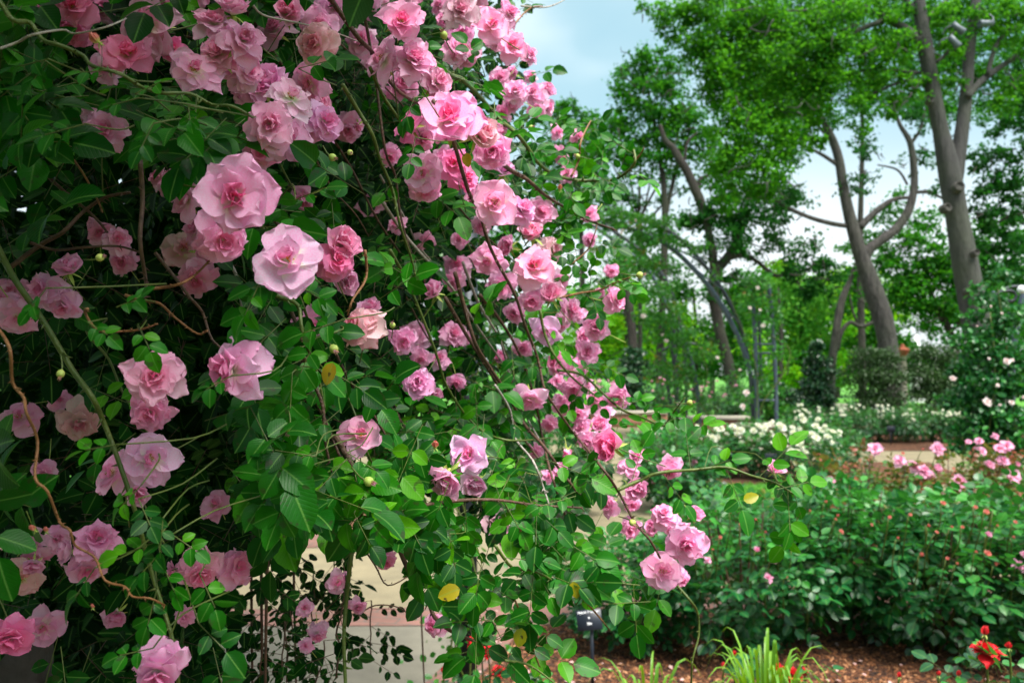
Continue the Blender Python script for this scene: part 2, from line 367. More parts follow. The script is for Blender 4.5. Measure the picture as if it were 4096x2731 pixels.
def compound(buf, B, D, Nn, L, mat, stalk=None, proto=None, seven=False, rnd=None, size=.42):
    """rose leaves: B base, D stalk direction, N upward normal, L stalk length (arrays)"""
    n = len(B); D = unit(D); X = unit(np.cross(D, Nn)); Z = np.cross(X, D); L = np.asarray(L)[:, None]
    base_r = R.random(n) if rnd is None else rnd
    prs = proto or [LEAF]
    for f, sgn, ang in [(1., 0, 0), (.80, 1, 58), (.80, -1, 58), (.42, 1, 68), (.42, -1, 68)]+([(.1, 1, 70), (.1, -1, 70)] if seven else []):
        a = rad(ang)+R.normal(0, .13, n)[:, None]
        d = D*np.cos(a)+X*sgn*np.sin(a) if sgn else D
        d = unit(d+R.normal(0, .16, (n, 3))+np.array([0, 0, -.12])); nn = unit(Z+R.normal(0, .28, (n, 3)))
        sz = L[:, 0]*size*(1.12 if not sgn else (.98 if f > .7 else .8))*R.uniform(.85, 1.15, n)
        T = B+D*L*f+d*sz[:, None]*.08
        k = R.random(n) > (.05 if sgn else 0)
        if CLEAR:
            mid_ = T+d*sz[:, None]*.5; dy = np.maximum(mid_[:, 1], .2); qx = CX+F*mid_[:, 0]/dy; qy = 1480-F*(mid_[:, 2]-CAMZ)/dy
            for x0, y0, x1, y1, dm, pr_ in CLEAR: k &= ~((qx > x0) & (qx < x1) & (qy > y0) & (qy < y1) & (dy < dm) & (R.random(n) < pr_))
        k2 = R.integers(0, len(prs), n)
        for q, pr in enumerate(prs):
            m = k & (k2 == q)
            put_leaves(buf, pr, T[m], d[m], nn[m], sz[m], mat, np.clip(base_r[m]+R.normal(0, .08, m.sum()), 0, 1))
    if stalk is not None: sticks(buf, B, B+D*L, .0007, stalk)

# ------------------------------------------------------------------ rose blooms
def petal(L, W, th0, curl, cup, ruf, ph, notch=.1, nu=7, nv=7, tipcurl=0.):
    """one petal: grid from the flower's centre out; th0 elevation at base, curl change along it"""
    u = np.linspace(-1, 1, nu)[None, :]; v = np.linspace(0, 1, nv)[:, None]
    w = W/2*1.08*np.sin(math.pi*(.06+.85*v**.9))**.62
    w = np.where(v > .999, w*.62, w)
    th = th0+curl*v+tipcurl*np.clip(v-.65, 0, 1)*3
    ds = L/(nv-1); x = np.concatenate([[0], np.cumsum(np.cos(th[:-1, 0])*ds)])[:, None]; z = np.concatenate([[0], np.cumsum(np.sin(th[:-1, 0])*ds)])[:, None]
    prof = -(.26*u**2+notch*np.exp(-(u*3.2)**2))*L*v**4
    r = x+prof*np.cos(th); zz = z+prof*np.sin(th)
    zz = zz+cup*(u**2)*w*np.cos(th)+ruf*L*v**2*np.sin(3.1*u+ph)
    r = r-cup*(u**2)*w*np.sin(th)
    y = u*w*(1+.08*np.sin(7*v+ph))
    r = np.broadcast_to(r, (nv, nu)); zz = np.broadcast_to(zz, (nv, nu))
    V = np.stack([r, y, zz], -1).reshape(-1, 3)
    P = np.stack([np.broadcast_to(u, (nv, nu)), np.broadcast_to(v, (nv, nu)), np.zeros((nv, nu))], -1).reshape(-1, 3)
    i, j = np.meshgrid(np.arange(nv-1), np.arange(nu-1), indexing='ij')
    fc = np.stack([i*nu+j, i*nu+j+1, (i+1)*nu+j+1, (i+1)*nu+j], -1).reshape(-1, 4)
    return V, fc.ravel(), np.full(len(fc), 4), P
def rotz(V, a):
    c, s = math.cos(a), math.sin(a); return V@np.array([[c, s, 0], [-s, c, 0], [0, 0, 1]])
def bloom_mesh(name, kind, seed, mat, lo=False):
    """flower of unit diameter about its centre, facing +Z"""
    r = np.random.default_rng(seed); b = Buf()
    rings = {'open': [(5, .56, .42, 10, -20, 1.), (5, .48, .36, 26, -20, .9), (4, .30, .26, 52, 15, .45), (3, .2, .2, 72, 30, .05)],
             'wide': [(6, .56, .44, 4, -20, 1.), (4, .42, .32, 22, -18, .95), (3, .26, .22, 50, 25, .5), (2, .2, .2, 70, 40, .2)],
             'hero': [(6, .56, .50, 3, -12, 1.), (3, .36, .30, 20, 10, .8), (3, .24, .24, 50, 35, .45), (2, .18, .2, 70, 40, .2)],
             'herob': [(6, .58, .47, 12, -14, 1.), (5, .46, .38, 28, -10, .9), (4, .27, .32, 60, 38, .2), (4, .18, .22, 78, 30, 0.)],
             'full': [(6, .54, .38, 0, -34, 1.), (6, .48, .34, 22, -30, .97), (6, .39, .28, 42, -12, .8), (5, .30, .24, 58, 0, .5), (4, .22, .2, 72, 15, .2)],
             'cup': [(5, .50, .54, 38, 22, 1.), (5, .44, .46, 52, 25, .8), (4, .34, .36, 66, 25, .4), (3, .25, .26, 80, 25, .1)],
             'droop': [(6, .56, .42, -22, -50, 1.), (6, .52, .40, 5, -60, 1.), (6, .44, .34, 32, -55, .85), (5, .34, .28, 55, -30, .5), (4, .22, .22, 70, 0, .2)],
             'bud': [(4, .62, .42, 78, 14, .6), (3, .56, .36, 84, 16, .2)],
             'double': [(8, .50, .34, 6, -30, 1.), (8, .46, .32, 22, -25, .95), (8, .38, .28, 42, -10, .8), (7, .3, .24, 58, 5, .55), (5, .2, .18, 74, 20, .3)]}[kind]
    nu, nv = (4, 4) if lo else (9, 9)
    for ri, (n, L, W, th, cu, ring) in enumerate(rings):
        a0 = r.random()*6.28
        for k in range(n):
            jit = {'bud': .03, 'hero': .07, 'herob': .08}.get(kind, .17)
            V, lp, szs, P = petal(L*r.uniform(.8, 1.12), W*r.uniform(.85, 1.25), rad(th+r.normal(0, 11 if kind != 'bud' else 3)), rad(cu+r.normal(0, 16)),
                                  r.uniform(.05, .5), r.uniform(.01, .05), r.random()*6.28, r.uniform(-.04, .14), nu, nv, rad(r.choice([-50, -35, -20, 0, 15])))
            tw = r.normal(0, .11); V = V@np.array([[1, 0, 0], [0, math.cos(tw), math.sin(tw)], [0, -math.sin(tw), math.cos(tw)]])
            V = rotz(V, a0+k*2*math.pi/n+r.normal(0, jit))+np.array([0, 0, .03*ri])
            P = P.copy(); P[:, 2] = ring
            b.raw(V, lp, szs, mat, P, r.random())
    return b.mesh(name)
def stamen_mesh(seed):
    r = np.random.default_rng(seed); b = Buf()
    for k in range(26):
        a = r.random()*6.28; t = r.uniform(.1, .75); d = np.array([math.cos(a)*math.sin(t), math.sin(a)*math.sin(t), math.cos(t)]); ln = r.uniform(.10, .17)
        b.tube([d*.02, d*ln], [.0035, .003], M['stamen'], 4, 1)
        b.lathe([(0, -.010), (.010, -.004), (.010, .006), (0, .011)], d*ln, M['stamen'], 6)
    return b.mesh('stamens')
def calyx_mesh(seed, stem=.9):
    r = np.random.default_rng(seed); b = Buf()
    b.lathe([(0, -.20), (.035, -.185), (.062, -.13), (.058, -.06), (.05, -.01)], (0, 0, 0), M['sepal'], 10)
    for k in range(5):
        V, lp, s, P = leaf_proto(3, .2, .3, .3); V = V*np.array([.3, .36, .3]); a = k*1.257
        d = np.array([math.cos(a), math.sin(a), -.45]); X, Y, Z = frames(d[None], np.array([[0, 0, 1.]]))
        b.inst((V, lp, s, P), np.array([[0, 0, -.02]]), X, Y, Z, M['sepal'])
    q = r.normal(0, .12, 2); b.tube([(0, 0, -.18), (q[0], q[1], -.5), (q[0]*2.5, q[1]*2.5+.1, -stem)], [.016, .014, .014], M['cane_g'], 5, 3)
    return b.mesh('calyx')
PINK = {}
for i, k in enumerate(['open', 'open', 'wide', 'full', 'full', 'cup', 'droop', 'droop', 'double', 'wide', 'bud', 'full', 'full', 'open', 'droop', 'double', 'cup', 'full', 'wide', 'droop']):
    PINK.setdefault(k, []).append((bloom_mesh('bloom_petals', k, 100+i, M['petal']), k in ('open', 'wide')))
PINK['hero'] = [(bloom_mesh('bloom_petals', 'hero', 201, M['petal']), True)]; PINK['herob'] = [(bloom_mesh('bloom_petals', 'herob', 203, M['petal']), False)]
STAM = [stamen_mesh(1), stamen_mesh(2)]; CALYX = [calyx_mesh(3), calyx_mesh(4)]
def aim(axis, spin):
    z = Vector(axis).normalized(); x = z.orthogonal().normalized(); x = Matrix.Rotation(spin, 3, z)@x; y = z.cross(x)
    return Matrix((x, y, z)).transposed()

def base_depth(px, py):
    xs = [-200, 900, 1150, 1500, 1900, 2150, 2400, 2700, 3300]; ds = [.82, .86, .95, 1.15, 1.5, 1.75, 1.85, 1.55, 1.5]
    d = float(np.interp(px, xs, ds))
    if py < 500 and px > 1700: d += .35*(px-1700)/400
    if py > 1750 and px > 1150: d = min(d, float(np.interp(px, [1150, 2000, 2700, 3300], [.95, 1.3, 1.45, 1.45])))
    return d
# x, y, size in photo pixels, flower form (o open, w wide, f full, c cup, d drooping, D double, b bud), pose (. front, l/r/u/n = turned left right up down), shade of pink (. usual, h hot, p pale, s inside the mass)
BL = """510,225,200,o,.,h;425,275,120,w,n,p;300,35,170,o,.,h;290,110,150,f,n,h;185,50,115,d,n,p;600,110,250,w,.,s;655,15,100,f,n,s;400,30,120,f,n,s;415,530,185,f,.,.;
860,110,190,f,u,.;935,60,190,c,u,p;780,285,210,w,.,.;700,205,120,o,l,h;960,170,210,f,r,.;975,285,190,d,r,.;1010,350,170,d,r,.;880,225,200,D,.,.;
1080,350,170,c,u,.;1165,400,200,w,u,p;1080,500,220,f,.,.;1050,600,160,d,n,.;1150,560,180,w,r,.;1285,490,170,d,r,.;1260,420,140,c,r,.;
690,745,120,D,.,s;770,775,100,f,n,s;640,715,90,f,l,s;940,790,310,I,.,.;760,800,170,w,l,.;885,950,240,d,n,.;800,925,150,f,l,.;
1150,1050,310,H,.,p;1360,975,170,c,r,.;1340,1045,170,d,r,h;1385,1115,130,c,n,p;400,930,110,f,.,s;470,965,110,d,r,s;490,1045,110,d,n,s;
735,1000,160,H,.,s;810,1010,130,c,r,s;790,1110,160,d,n,s;275,1090,140,c,u,.;190,1170,160,d,l,.;255,1215,130,d,n,.;50,1170,130,f,.,s;70,1265,140,w,n,s;15,1210,110,f,.,s;
945,1475,270,d,l,.;620,1510,240,f,.,.;605,1640,200,D,n,.;80,1675,150,w,u,s;320,1680,170,f,n,s;240,1600,90,f,.,s;460,1895,200,w,l,p;605,1835,210,w,.,p;550,1965,110,c,n,.;
390,2165,170,f,u,.;350,2265,150,d,n,.;285,2205,110,c,l,p;110,2155,110,d,l,s;230,2150,110,f,.,s;145,2215,120,d,n,s;135,2250,90,c,n,s;90,2310,150,w,.,s;40,2540,190,D,n,h;175,2505,140,w,.,s;
470,2450,110,c,n,s;745,2460,85,f,n,s;640,2665,235,d,n,.;800,2275,170,d,n,.;945,2270,160,d,r,.;710,2285,90,f,l,s;860,2020,120,w,.,s;180,1890,100,f,n,s;
1155,60,135,c,.,.;1270,100,150,d,n,p;1265,175,170,d,n,.;1330,35,130,f,.,.;1100,130,150,f,.,s;1210,25,120,f,u,.;1245,330,150,w,n,.;1220,790,120,c,n,s;1600,95,190,o,.,.;1480,20,120,f,l,.;
1540,245,170,w,l,p;1650,250,190,f,.,.;1740,335,160,D,r,.;1620,330,120,d,n,.;1450,170,130,f,.,s;1500,245,110,f,n,s;1800,490,260,I,.,.;1905,545,180,c,r,.;1640,505,150,w,l,h;1690,545,130,f,n,.;1590,350,120,f,n,s;
1390,515,130,d,n,s;1435,500,70,b,n,s;1840,45,150,f,.,.;1840,125,120,f,n,.;1790,90,100,c,l,.;1830,200,120,d,r,.;1860,220,110,d,n,.;1965,100,150,w,.,.;2030,60,110,f,r,.;1990,155,100,d,n,.;2050,190,130,o,.,.;2110,225,90,f,r,.;
2000,315,85,f,.,.;2050,300,75,c,.,.;2060,370,110,f,.,.;2050,410,80,d,n,.;2140,375,95,f,l,.;2150,430,90,f,n,p;2185,365,80,c,r,.;2185,430,80,f,r,.;1970,600,165,D,n,.;1990,545,110,c,u,.;2010,455,75,f,n,.;
1690,690,150,w,n,.;1820,660,140,o,.,h;1855,720,130,f,r,h;1780,640,110,f,.,.;1700,750,140,d,n,.;2010,695,120,c,u,p;1980,810,180,H,.,p;2080,845,140,f,r,.;2165,850,120,f,.,.;1895,800,100,c,.,H;
2225,530,65,f,r,.;2310,545,60,d,r,.;2230,610,65,f,n,.;2270,700,75,f,.,.;2360,860,80,f,.,.;2360,960,70,c,n,.;2250,640,60,f,.,.;2040,990,110,c,l,p;2140,1070,175,o,.,.;2130,950,130,c,u,.;2200,1000,120,f,r,.;1955,1040,130,w,n,.;1830,1065,110,f,.,s;1815,1120,90,f,n,s;
2010,1135,120,d,n,.;2130,1200,110,d,n,.;2210,1190,120,c,u,.;2270,1240,110,f,r,.;2180,1320,120,w,n,p;2240,1290,90,f,n,.;2390,1310,110,D,.,.;2330,1345,80,c,.,.;2445,1085,60,d,n,.;2455,1200,110,f,r,.;2400,1165,60,c,n,.;1990,1440,90,c,u,s;
2120,1590,130,w,n,.;2350,1410,105,f,.,.;2235,1450,110,d,l,p;2325,1460,80,d,r,h;2470,1585,110,f,n,.;2260,1620,100,f,n,.;2290,1550,110,f,n,p;2310,1655,90,f,.,.;2385,1600,90,c,.,p;2395,1710,100,c,u,.;2350,1760,90,f,n,.;2330,1715,90,f,.,.;
2270,1800,70,b,n,.;2450,1790,150,c,l,h;2540,1830,75,c,u,p;2520,1870,90,f,u,p;2540,1950,115,c,.,.;2530,2010,80,d,n,p;2440,2020,90,f,l,.;2245,1880,60,f,.,.;2190,1905,60,f,r,.;2140,1800,70,f,n,s;1885,1820,170,o,.,p;1790,1900,190,c,n,.;1900,1920,130,c,n,p;
1980,2095,130,f,r,.;2030,2160,85,d,n,s;1440,1310,180,d,l,.;1480,1245,110,c,u,.;1610,1360,120,f,n,.;1665,1340,110,w,.,s;1680,1430,90,d,n,.;1675,1530,130,D,.,.;1740,1570,80,c,n,s;1825,1530,80,d,n,.;1740,1175,110,c,u,.;1810,1340,110,f,.,s;1245,1290,130,f,n,s;1440,1745,160,w,.,.;
2655,2065,110,f,u,p;2620,2110,90,c,l,.;2700,2110,100,f,n,p;2775,2060,85,c,u,.;2740,2175,165,f,.,.;2650,2285,150,H,.,.;2725,2310,75,d,n,s;2680,1875,95,d,n,.;2525,2110,85,d,n,p;2410,2260,75,c,n,s;3100,1885,85,c,u,.;
1350,2325,90,w,n,s;1220,2430,65,o,.,h;1270,2530,85,d,n,h;1740,2500,95,d,l,.;1540,2235,100,d,n,s;1430,2420,75,f,n,s;1225,2580,60,f,.,h;1500,-10,110,f,.,.;1640,-20,110,f,.,.;1900,-10,120,f,.,.;1380,-30,130,f,.,.;780,-20,120,f,.,s;2120,310,60,f,.,.;1740,430,90,f,.,s;1760,30,80,f,.,s;
1560,620,90,d,n,s;1480,820,100,w,n,s;1590,900,80,f,.,s;1700,960,80,f,n,s;1840,960,70,f,.,.;1925,900,80,f,.,.;2060,1250,90,f,n,.;2090,1390,80,f,n,s;1760,1440,80,f,.,s;1850,1350,80,f,n,s;2230,1530,70,f,.,.;2200,1690,70,f,n,s;2290,1480,60,f,.,.;2340,1540,70,f,.,.;2420,1650,70,f,.,.;2240,1120,80,f,n,.;2310,1260,70,f,.,."""
root_xy = at(1200, 1480, 1.9); ROOT = thing('climbing_rose', 'big climbing rose covered in double pink blooms, filling the left half', 'rose', (root_xy[0], root_xy[1], 0))
forms = dict(H='hero', I='herob', o='open', w='wide', f='full', c='cup', d='droop', D='double', b='bud')
poses = {'.': (0, 0), 'l': (-.9, 0), 'r': (.9, 0), 'u': (.1, .8), 'n': (0, -.75)}
tint = {'.': (1, 1, 1), 'h': (1.0, .62, .80), 'H': (1, .35, .5), 'p': (1.02, 1.16, 1.10), 's': (1., .98, .92)}
items = []
for tok in BL.replace('\n', '').split(';'):
    a = tok.split(',');  x, y, s = float(a[0]), float(a[1]), float(a[2])
    d = .45*(205/s)+.55*base_depth(x, y)
    d = min(max(d, base_depth(x, y)*.86), base_depth(x, y)*1.25)
    if a[5] == 's': d = base_depth(x, y)+.30+.25*R.random(); d = min(d, .082*F/s)
    D_ = s*(1.15 if s < 190 else 1.06)*d/F
    dx, dz = poses[a[4]]
    ax = unit(np.array([dx+R.normal(0, .22), -1.0, dz+.22+R.normal(0, .2)])-np.array([(x-CX)/F*.6, 0, 0]))
    items.append(dict(p=at(x, y, d), D=D_, ax=ax, k=forms[a[3]], t=a[5], s=s, spin=R.random()*6.28, x=x, y=y, d=d))
items.sort(key=lambda q: -q['s']*(.8 if q['t'] == 's' else 1))
mass = Buf()
for i, q in enumerate(items):
    var = PINK[q['k']]; me, st = var[int(R.integers(len(var)))]
    m3 = aim(q['ax'], q['spin'])
    tt = [c*R.uniform(.94, 1.04) for c in tint[q['t']]]
    if R.random() < .09 and q['s'] < 190: tt = [tt[0]*.92, tt[1]*1.12, tt[2]*.86]      # fading, browned blooms
    if i < 100:
        b = link('bloom', me, ROOT); b.color = (*tt, 1)
        b.matrix_world = Matrix.Translation(Vector(q['p'])-ROOT.location)@m3.to_4x4()@Matrix.Scale(q['D'], 4)
        if q['t'] in 'hH': b['label'] = 'deeper pink bloom'
        if st: link('stamens', STAM[i % 2], b)
        link('calyx', CALYX[i % 2], b)
    else:
        for me2 in ([me, CALYX[i % 2]]+([STAM[i % 2]] if st else [])):
            nv = len(me2.vertices); V = np.empty(nv*3); me2.vertices.foreach_get('co', V); V = V.reshape(-1, 3)
            P = np.empty(nv*3); me2.attributes['puv'].data.foreach_get('vector', P); rn = np.empty(nv); me2.attributes['rnd'].data.foreach_get('value', rn)
            L = np.empty(len(me2.loops), np.int32); me2.loops.foreach_get('vertex_index', L); S = np.empty(len(me2.polygons), np.int32); me2.polygons.foreach_get('loop_total', S)
            W = (V*q['D'])@np.array(m3.transposed())+q['p']
            mat = me2.materials[0]
            if me2 in CALYX:
                mi = np.empty(len(S), np.int32); me2.polygons.foreach_get('material_index', mi); mat = M['sepal']
            mass.raw(W, L, S, mat, P.reshape(-1, 3), rn)
o = mass.obj('smaller_blooms', None, kind='stuff'); keep(o, ROOT)

# ------------------------------------------------------------------ canes of the climber
def cane(pts, r, mat, dd=0., sides=7, name='cane', label=None, taper=.55, d0=None, prick=True):
    P = [at(x, y, (base_depth(x, y) if d0 is None else d0)+dd+(.012*math.sin(i*2.3))) for i, (x, y) in enumerate(pts)]
    b = Buf(); rr = np.linspace(r, r*taper, len(P))
    b.tube(P, rr, mat, sides, 4)
    if prick:
        P = np.array(P)
        for i in range(len(P)-1):
            for t in R.random(3):
                c = P[i]*(1-t)+P[i+1]*t; dr = unit(R.normal(size=3)); b.tube([c, c+dr*r*2.6+np.array([0, 0, -r*.6])], [r*.55, r*.05], mat, 4, 1)
    o = b.obj(name, None, **({'label': label} if label else {})); keep(o, ROOT)
    return np.array(P)
G_, B_, O_, W_ = M['cane_g'], M['cane_b'], M['cane_o'], M['cane_w']
C = []
C.append(cane([(-60, -40), (0, 10), (50, 80), (120, 92), (170, 160), (240, 182), (330, 222), (370, 265), (480, 295), (560, 345), (640, 372), (760, 375), (850, 420), (930, 425), (1010, 470)], .0026, G_, -.06))
C.append(cane([(-60, 880), (0, 1010), (60, 1120), (170, 1280), (290, 1480), (370, 1590), (420, 1700), (470, 1830), (540, 2040), (610, 2300), (700, 2600), (720, 2900)], .0038, G_, .05))
C.append(cane([(-40, 1290), (0, 1325), (40, 1400), (50, 1530), (95, 1590), (105, 1650), (150, 1760), (140, 1910), (190, 1965), (240, 2090), (280, 2120), (300, 2180), (380, 2230), (420, 2320), (500, 2345), (530, 2385), (600, 2392), (660, 2420)], .0016, O_, -.10, label='bare orange brown zigzag cane'))
C.append(cane([(560, 640), (570, 800), (560, 960), (580, 1100), (585, 1150), (575, 1195)], .0028, B_, .02))
C.append(cane([(585, 1155), (650, 1150), (720, 1135), (780, 1100), (840, 1040)], .0020, O_, .0))
C.append(cane([(500, 1180), (570, 1200), (640, 1215), (700, 1270), (790, 1335), (830, 1320)], .0018, O_, .02))
C.append(cane([(350, 1235), (340, 1250), (390, 1320), (480, 1325), (560, 1318), (630, 1295)], .0016, O_, -.03))
C.append(cane([(620, 1010), (700, 1110), (760, 1190), (810, 1250), (850, 1360), (930, 1420)], .0022, B_, .08))
C.append(cane([(120, 970), (220, 1000), (330, 990), (470, 985), (560, 1010)], .0022, B_, .2))
C.append(cane([(40, 1070), (160, 980), (250, 930), (330, 850), (420, 790), (520, 770)], .0035, B_, .25))
C.append(cane([(0, 560), (130, 650), (250, 760), (370, 860), (430, 930)], .003, B_, .3))
C.append(cane([(180, 520), (260, 600), (330, 690), (390, 800), (410, 850)], .0018, O_, .15))
C.append(cane([(1000, 0), (1050, 60), (1180, 90), (1310, 120), (1440, 170)], .0016, W_, .1, prick=False))
C.append(cane([(0, 195), (70, 170), (130, 140), (250, 120), (300, 135), (420, 110), (505, 75)], .0013, W_, -.09, prick=False, label='grey dry twig'))
C.append(cane([(1310, -20), (1360, 50), (1440, 160), (1490, 210), (1540, 300), (1600, 370), (1680, 420)], .0042, B_, .05))
C.append(cane([(1480, 270), (1530, 380), (1590, 470), (1640, 560), (1660, 680)], .003, G_, .05))
C.append(cane([(1370, 340), (1430, 440), (1490, 540), (1520, 640), (1570, 760), (1600, 900), (1650, 1050), (1680, 1200)], .0035, G_, .05))
C.append(cane([(1450, 20), (1500, 300), (1540, 600), (1580, 700), (1600, 850), (1640, 1000), (1700, 1130)], .003, B_, .25))
C.append(cane([(1730, 400), (1810, 560), (1850, 690), (1880, 780), (1920, 850), (1950, 960), (1990, 1050), (2060, 1180), (2100, 1300), (2150, 1430), (2180, 1560), (2230, 1640), (2310, 1750), (2400, 1860), (2470, 1960), (2540, 2090), (2600, 2160), (2640, 2230)], .0038, B_, -.10, taper=.5))
C.append(cane([(1700, 220), (1800, 300), (1850, 320), (1930, 400), (1990, 470), (2060, 530), (2110, 590), (2150, 650), (2220, 700), (2300, 720), (2380, 722), (2450, 720), (2500, 695), (2540, 650), (2535, 600)], .0052, G_, -.05, taper=.5))
C.append(cane([(2285, 705), (2315, 640), (2325, 560), (2365, 480)], .0030, O_, -.05))
C.append(cane([(2538, 645), (2560, 620), (2575, 595)], .0022, O_, -.05))
C.append(cane([(1990, 640), (2040, 680), (2110, 720), (2180, 780), (2260, 830), (2350, 880), (2450, 915)], .0052, B_, -.05, taper=.4))
C.append(cane([(1820, 1090), (1850, 1200), (1900, 1370), (1960, 1470), (2020, 1560), (2100, 1700), (2180, 1790), (2240, 1880), (2320, 1980)], .0045, B_, .1))
C.append(cane([(1780, 1190), (1860, 1330), (1930, 1440), (2000, 1560), (2060, 1700), (2150, 1830)], .0042, B_, .2))
C.append(cane([(1920, 1180), (2000, 1280), (2080, 1420), (2140, 1600), (2170, 1750), (2200, 1880), (2260, 2060)], .0038, B_, .15))
C.append(cane([(2160, 1240), (2180, 1340), (2230, 1440), (2300, 1520), (2380, 1580)], .0034, G_, -.08))
C.append(cane([(1980, 1540), (2040, 1640), (2060, 1750), (2130, 1840), (2170, 1940), (2200, 2030)], .0026, W_, -.05, label='pale grey dead cane'))
C.append(cane([(2470, 1960), (2560, 1920), (2640, 1890), (2780, 1878), (2900, 1868), (3000, 1900), (3100, 1930), (3180, 1975), (3230, 1965)], .0033, G_, -.10, taper=.4))
C.append(cane([(2230, 1480), (2330, 1500), (2420, 1580), (2490, 1640), (2560, 1665), (2640, 1700), (2700, 1700), (2750, 1680)], .0032, G_, -.05, taper=.5))
C.append(cane([(2660, 1700), (2700, 1640), (2740, 1590)], .0020, G_, -.05))
C.append(cane([(2240, 1190), (2330, 1170), (2400, 1160), (2460, 1130), (2520, 1110)], .0026, O_, -.05))
C.append(cane([(2280, 1060), (2350, 1000), (2380, 930), (2390, 890)], .0022, O_, -.05))
C.append(cane([(2640, 2240), (2700, 2330), (2760, 2400), (2790, 2450), (2795, 2540), (2770, 2640), (2765, 2760)], .0030, G_, .0))
C.append(cane([(1340, 1740), (1420, 1880), (1500, 1970), (1560, 2080), (1600, 2200), (1650, 2310), (1710, 2400), (1740, 2470), (1800, 2520), (1880, 2555), (1950, 2580)], .0048, B_, .05, taper=.5))
C.append(cane([(1450, 1930), (1440, 2080), (1405, 2220), (1385, 2400), (1375, 2560), (1385, 2800)], .0044, G_, .12))
for x0, x1, d in ((1075, 1060, 1.5), (1040, 1050, 1.6), (1165, 1185, 1.9), (1655, 1700, 2.6), (1000, 1010, 1.7)):
    C.append(cane([(x0, 1700), (x0+8, 2000), ((x0+x1)/2, 2300), (x1, 2800)], .0045, B_, 0, d0=d, prick=False))
C.append(cane([(1200, 1390), (1240, 1500), (1290, 1620), (1300, 1760), (1330, 1900)], .0030, B_, .05))
C.append(cane([(1100, 1180), (1190, 1220), (1210, 1330), (1270, 1500), (1300, 1640)], .0030, G_, .04))
C.append(cane([(1460, 1000), (1465, 1110), (1410, 1200), (1390, 1260)], .0022, O_, .0))
C.append(cane([(1560, 1000), (1640, 1150), (1740, 1400), (1790, 1550), (1900, 1700), (2030, 1760), (2200, 1750)], .0030, G_, .1))
C.append(cane([(1700, 2020), (1850, 2000), (2000, 2000), (2150, 2020), (2330, 2030)], .0030, B_, -.05))
C.append(cane([(1980, 2180), (2050, 2270), (2130, 2280), (2220, 2330), (2280, 2420)], .0026, G_, -.08))
C.append(cane([(2060, 2400), (2110, 2520), (2170, 2700)], .0018, O_, -.05))
C.append(cane([(2330, 2390), (2400, 2470), (2440, 2520)], .0018, O_, -.08))
C.append(cane([(2020, 2640), (2120, 2660), (2230, 2740)], .0022, G_, -.1))
C.append(cane([(2360, 2300), (2480, 2330), (2560, 2340)], .0020, G_, -.05))
C.append(cane([(1420, 2140), (1500, 2260), (1550, 2340), (1640, 2300)], .0018, B_, .25))
C.append(cane([(1430, 2460), (1500, 2420), (1600, 2430), (1650, 2480)], .0016, B_, .35))
C.append(cane([(2050, 110), (2090, 60), (2130, 30), (2170, 25)], .0026, O_, .0))
C.append(cane([(2085, 25), (2180, 30), (2240, 10), (2300, -30)], .0024, W_, .0))
LEAFY = [19, 20, 26, 28, 29, 31, 32, 45, 46, 49, 50]; LEAFY = [i for i in LEAFY if i < len(C)]
# deeper canes that arch from the top down to the right
for i in range(16):
    x0 = R.uniform(200, 1900); y0 = R.uniform(-100, 1100); L = R.uniform(700, 1500); a = rad(R.uniform(45, 75)); pts = []
    for t in np.linspace(0, 1, 7): pts.append((x0+L*t*math.cos(a)+R.normal(0, 14), y0+L*(t+.25*t*t)*math.sin(a)*.8+R.normal(0, 14)))
    pts = [p for p in pts if p[0] < 2200 and p[1] < 2300]
    if len(pts) > 3: cane(pts, R.uniform(.002, .004), [B_, B_, G_, W_][i % 4], R.uniform(.2, .5), 5, prick=False)

# ------------------------------------------------------------------ climber foliage
def inpoly(px, py, poly):
    poly = np.array(poly); n = len(poly); ins = np.zeros(len(px), bool); j = n-1
    for i in range(n):
        xi, yi = poly[i]; xj, yj = poly[j]
        c = ((yi > py) != (yj > py)) & (px < (xj-xi)*(py-yi)/(yj-yi+1e-9)+xi); ins ^= c; j = i
    return ins
BODY = [(-300, -300), (2060, -300), (2090, 60), (2110, 180), (2170, 330), (2240, 480), (2330, 640), (2380, 800), (2400, 1000), (2400, 1250), (2380, 1420), (2420, 1600), (2400, 1800), (2420, 1950), (2200, 2050), (1700, 2120), (1550, 2080), (1350, 1900), (1150, 1900), (1100, 2200), (980, 2420), (900, 2731), (880, 3000), (-300, 3000)]
MID = [(1040, 1750), (1500, 1800), (2450, 1850), (2600, 2050), (2700, 2250), (2620, 2480), (2300, 2620), (2100, 2731), (1850, 2600), (1700, 2300), (1500, 2150), (1150, 2100)]
def sample(poly, n, box=(-300, 2800, -300, 3000)):
    out = np.zeros((0, 2))
    while len(out) < n:
        p = np.stack([R.uniform(box[0], box[1], n), R.uniform(box[2], box[3], n)], 1); out = np.concatenate([out, p[inpoly(p[:, 0], p[:, 1], poly)]])
    return out[:n]
WINDOWS = [(2220, 2380, 2500, 2700), (1180, 2230, 1700, 2731), (2430, 1640, 2700, 1790)]
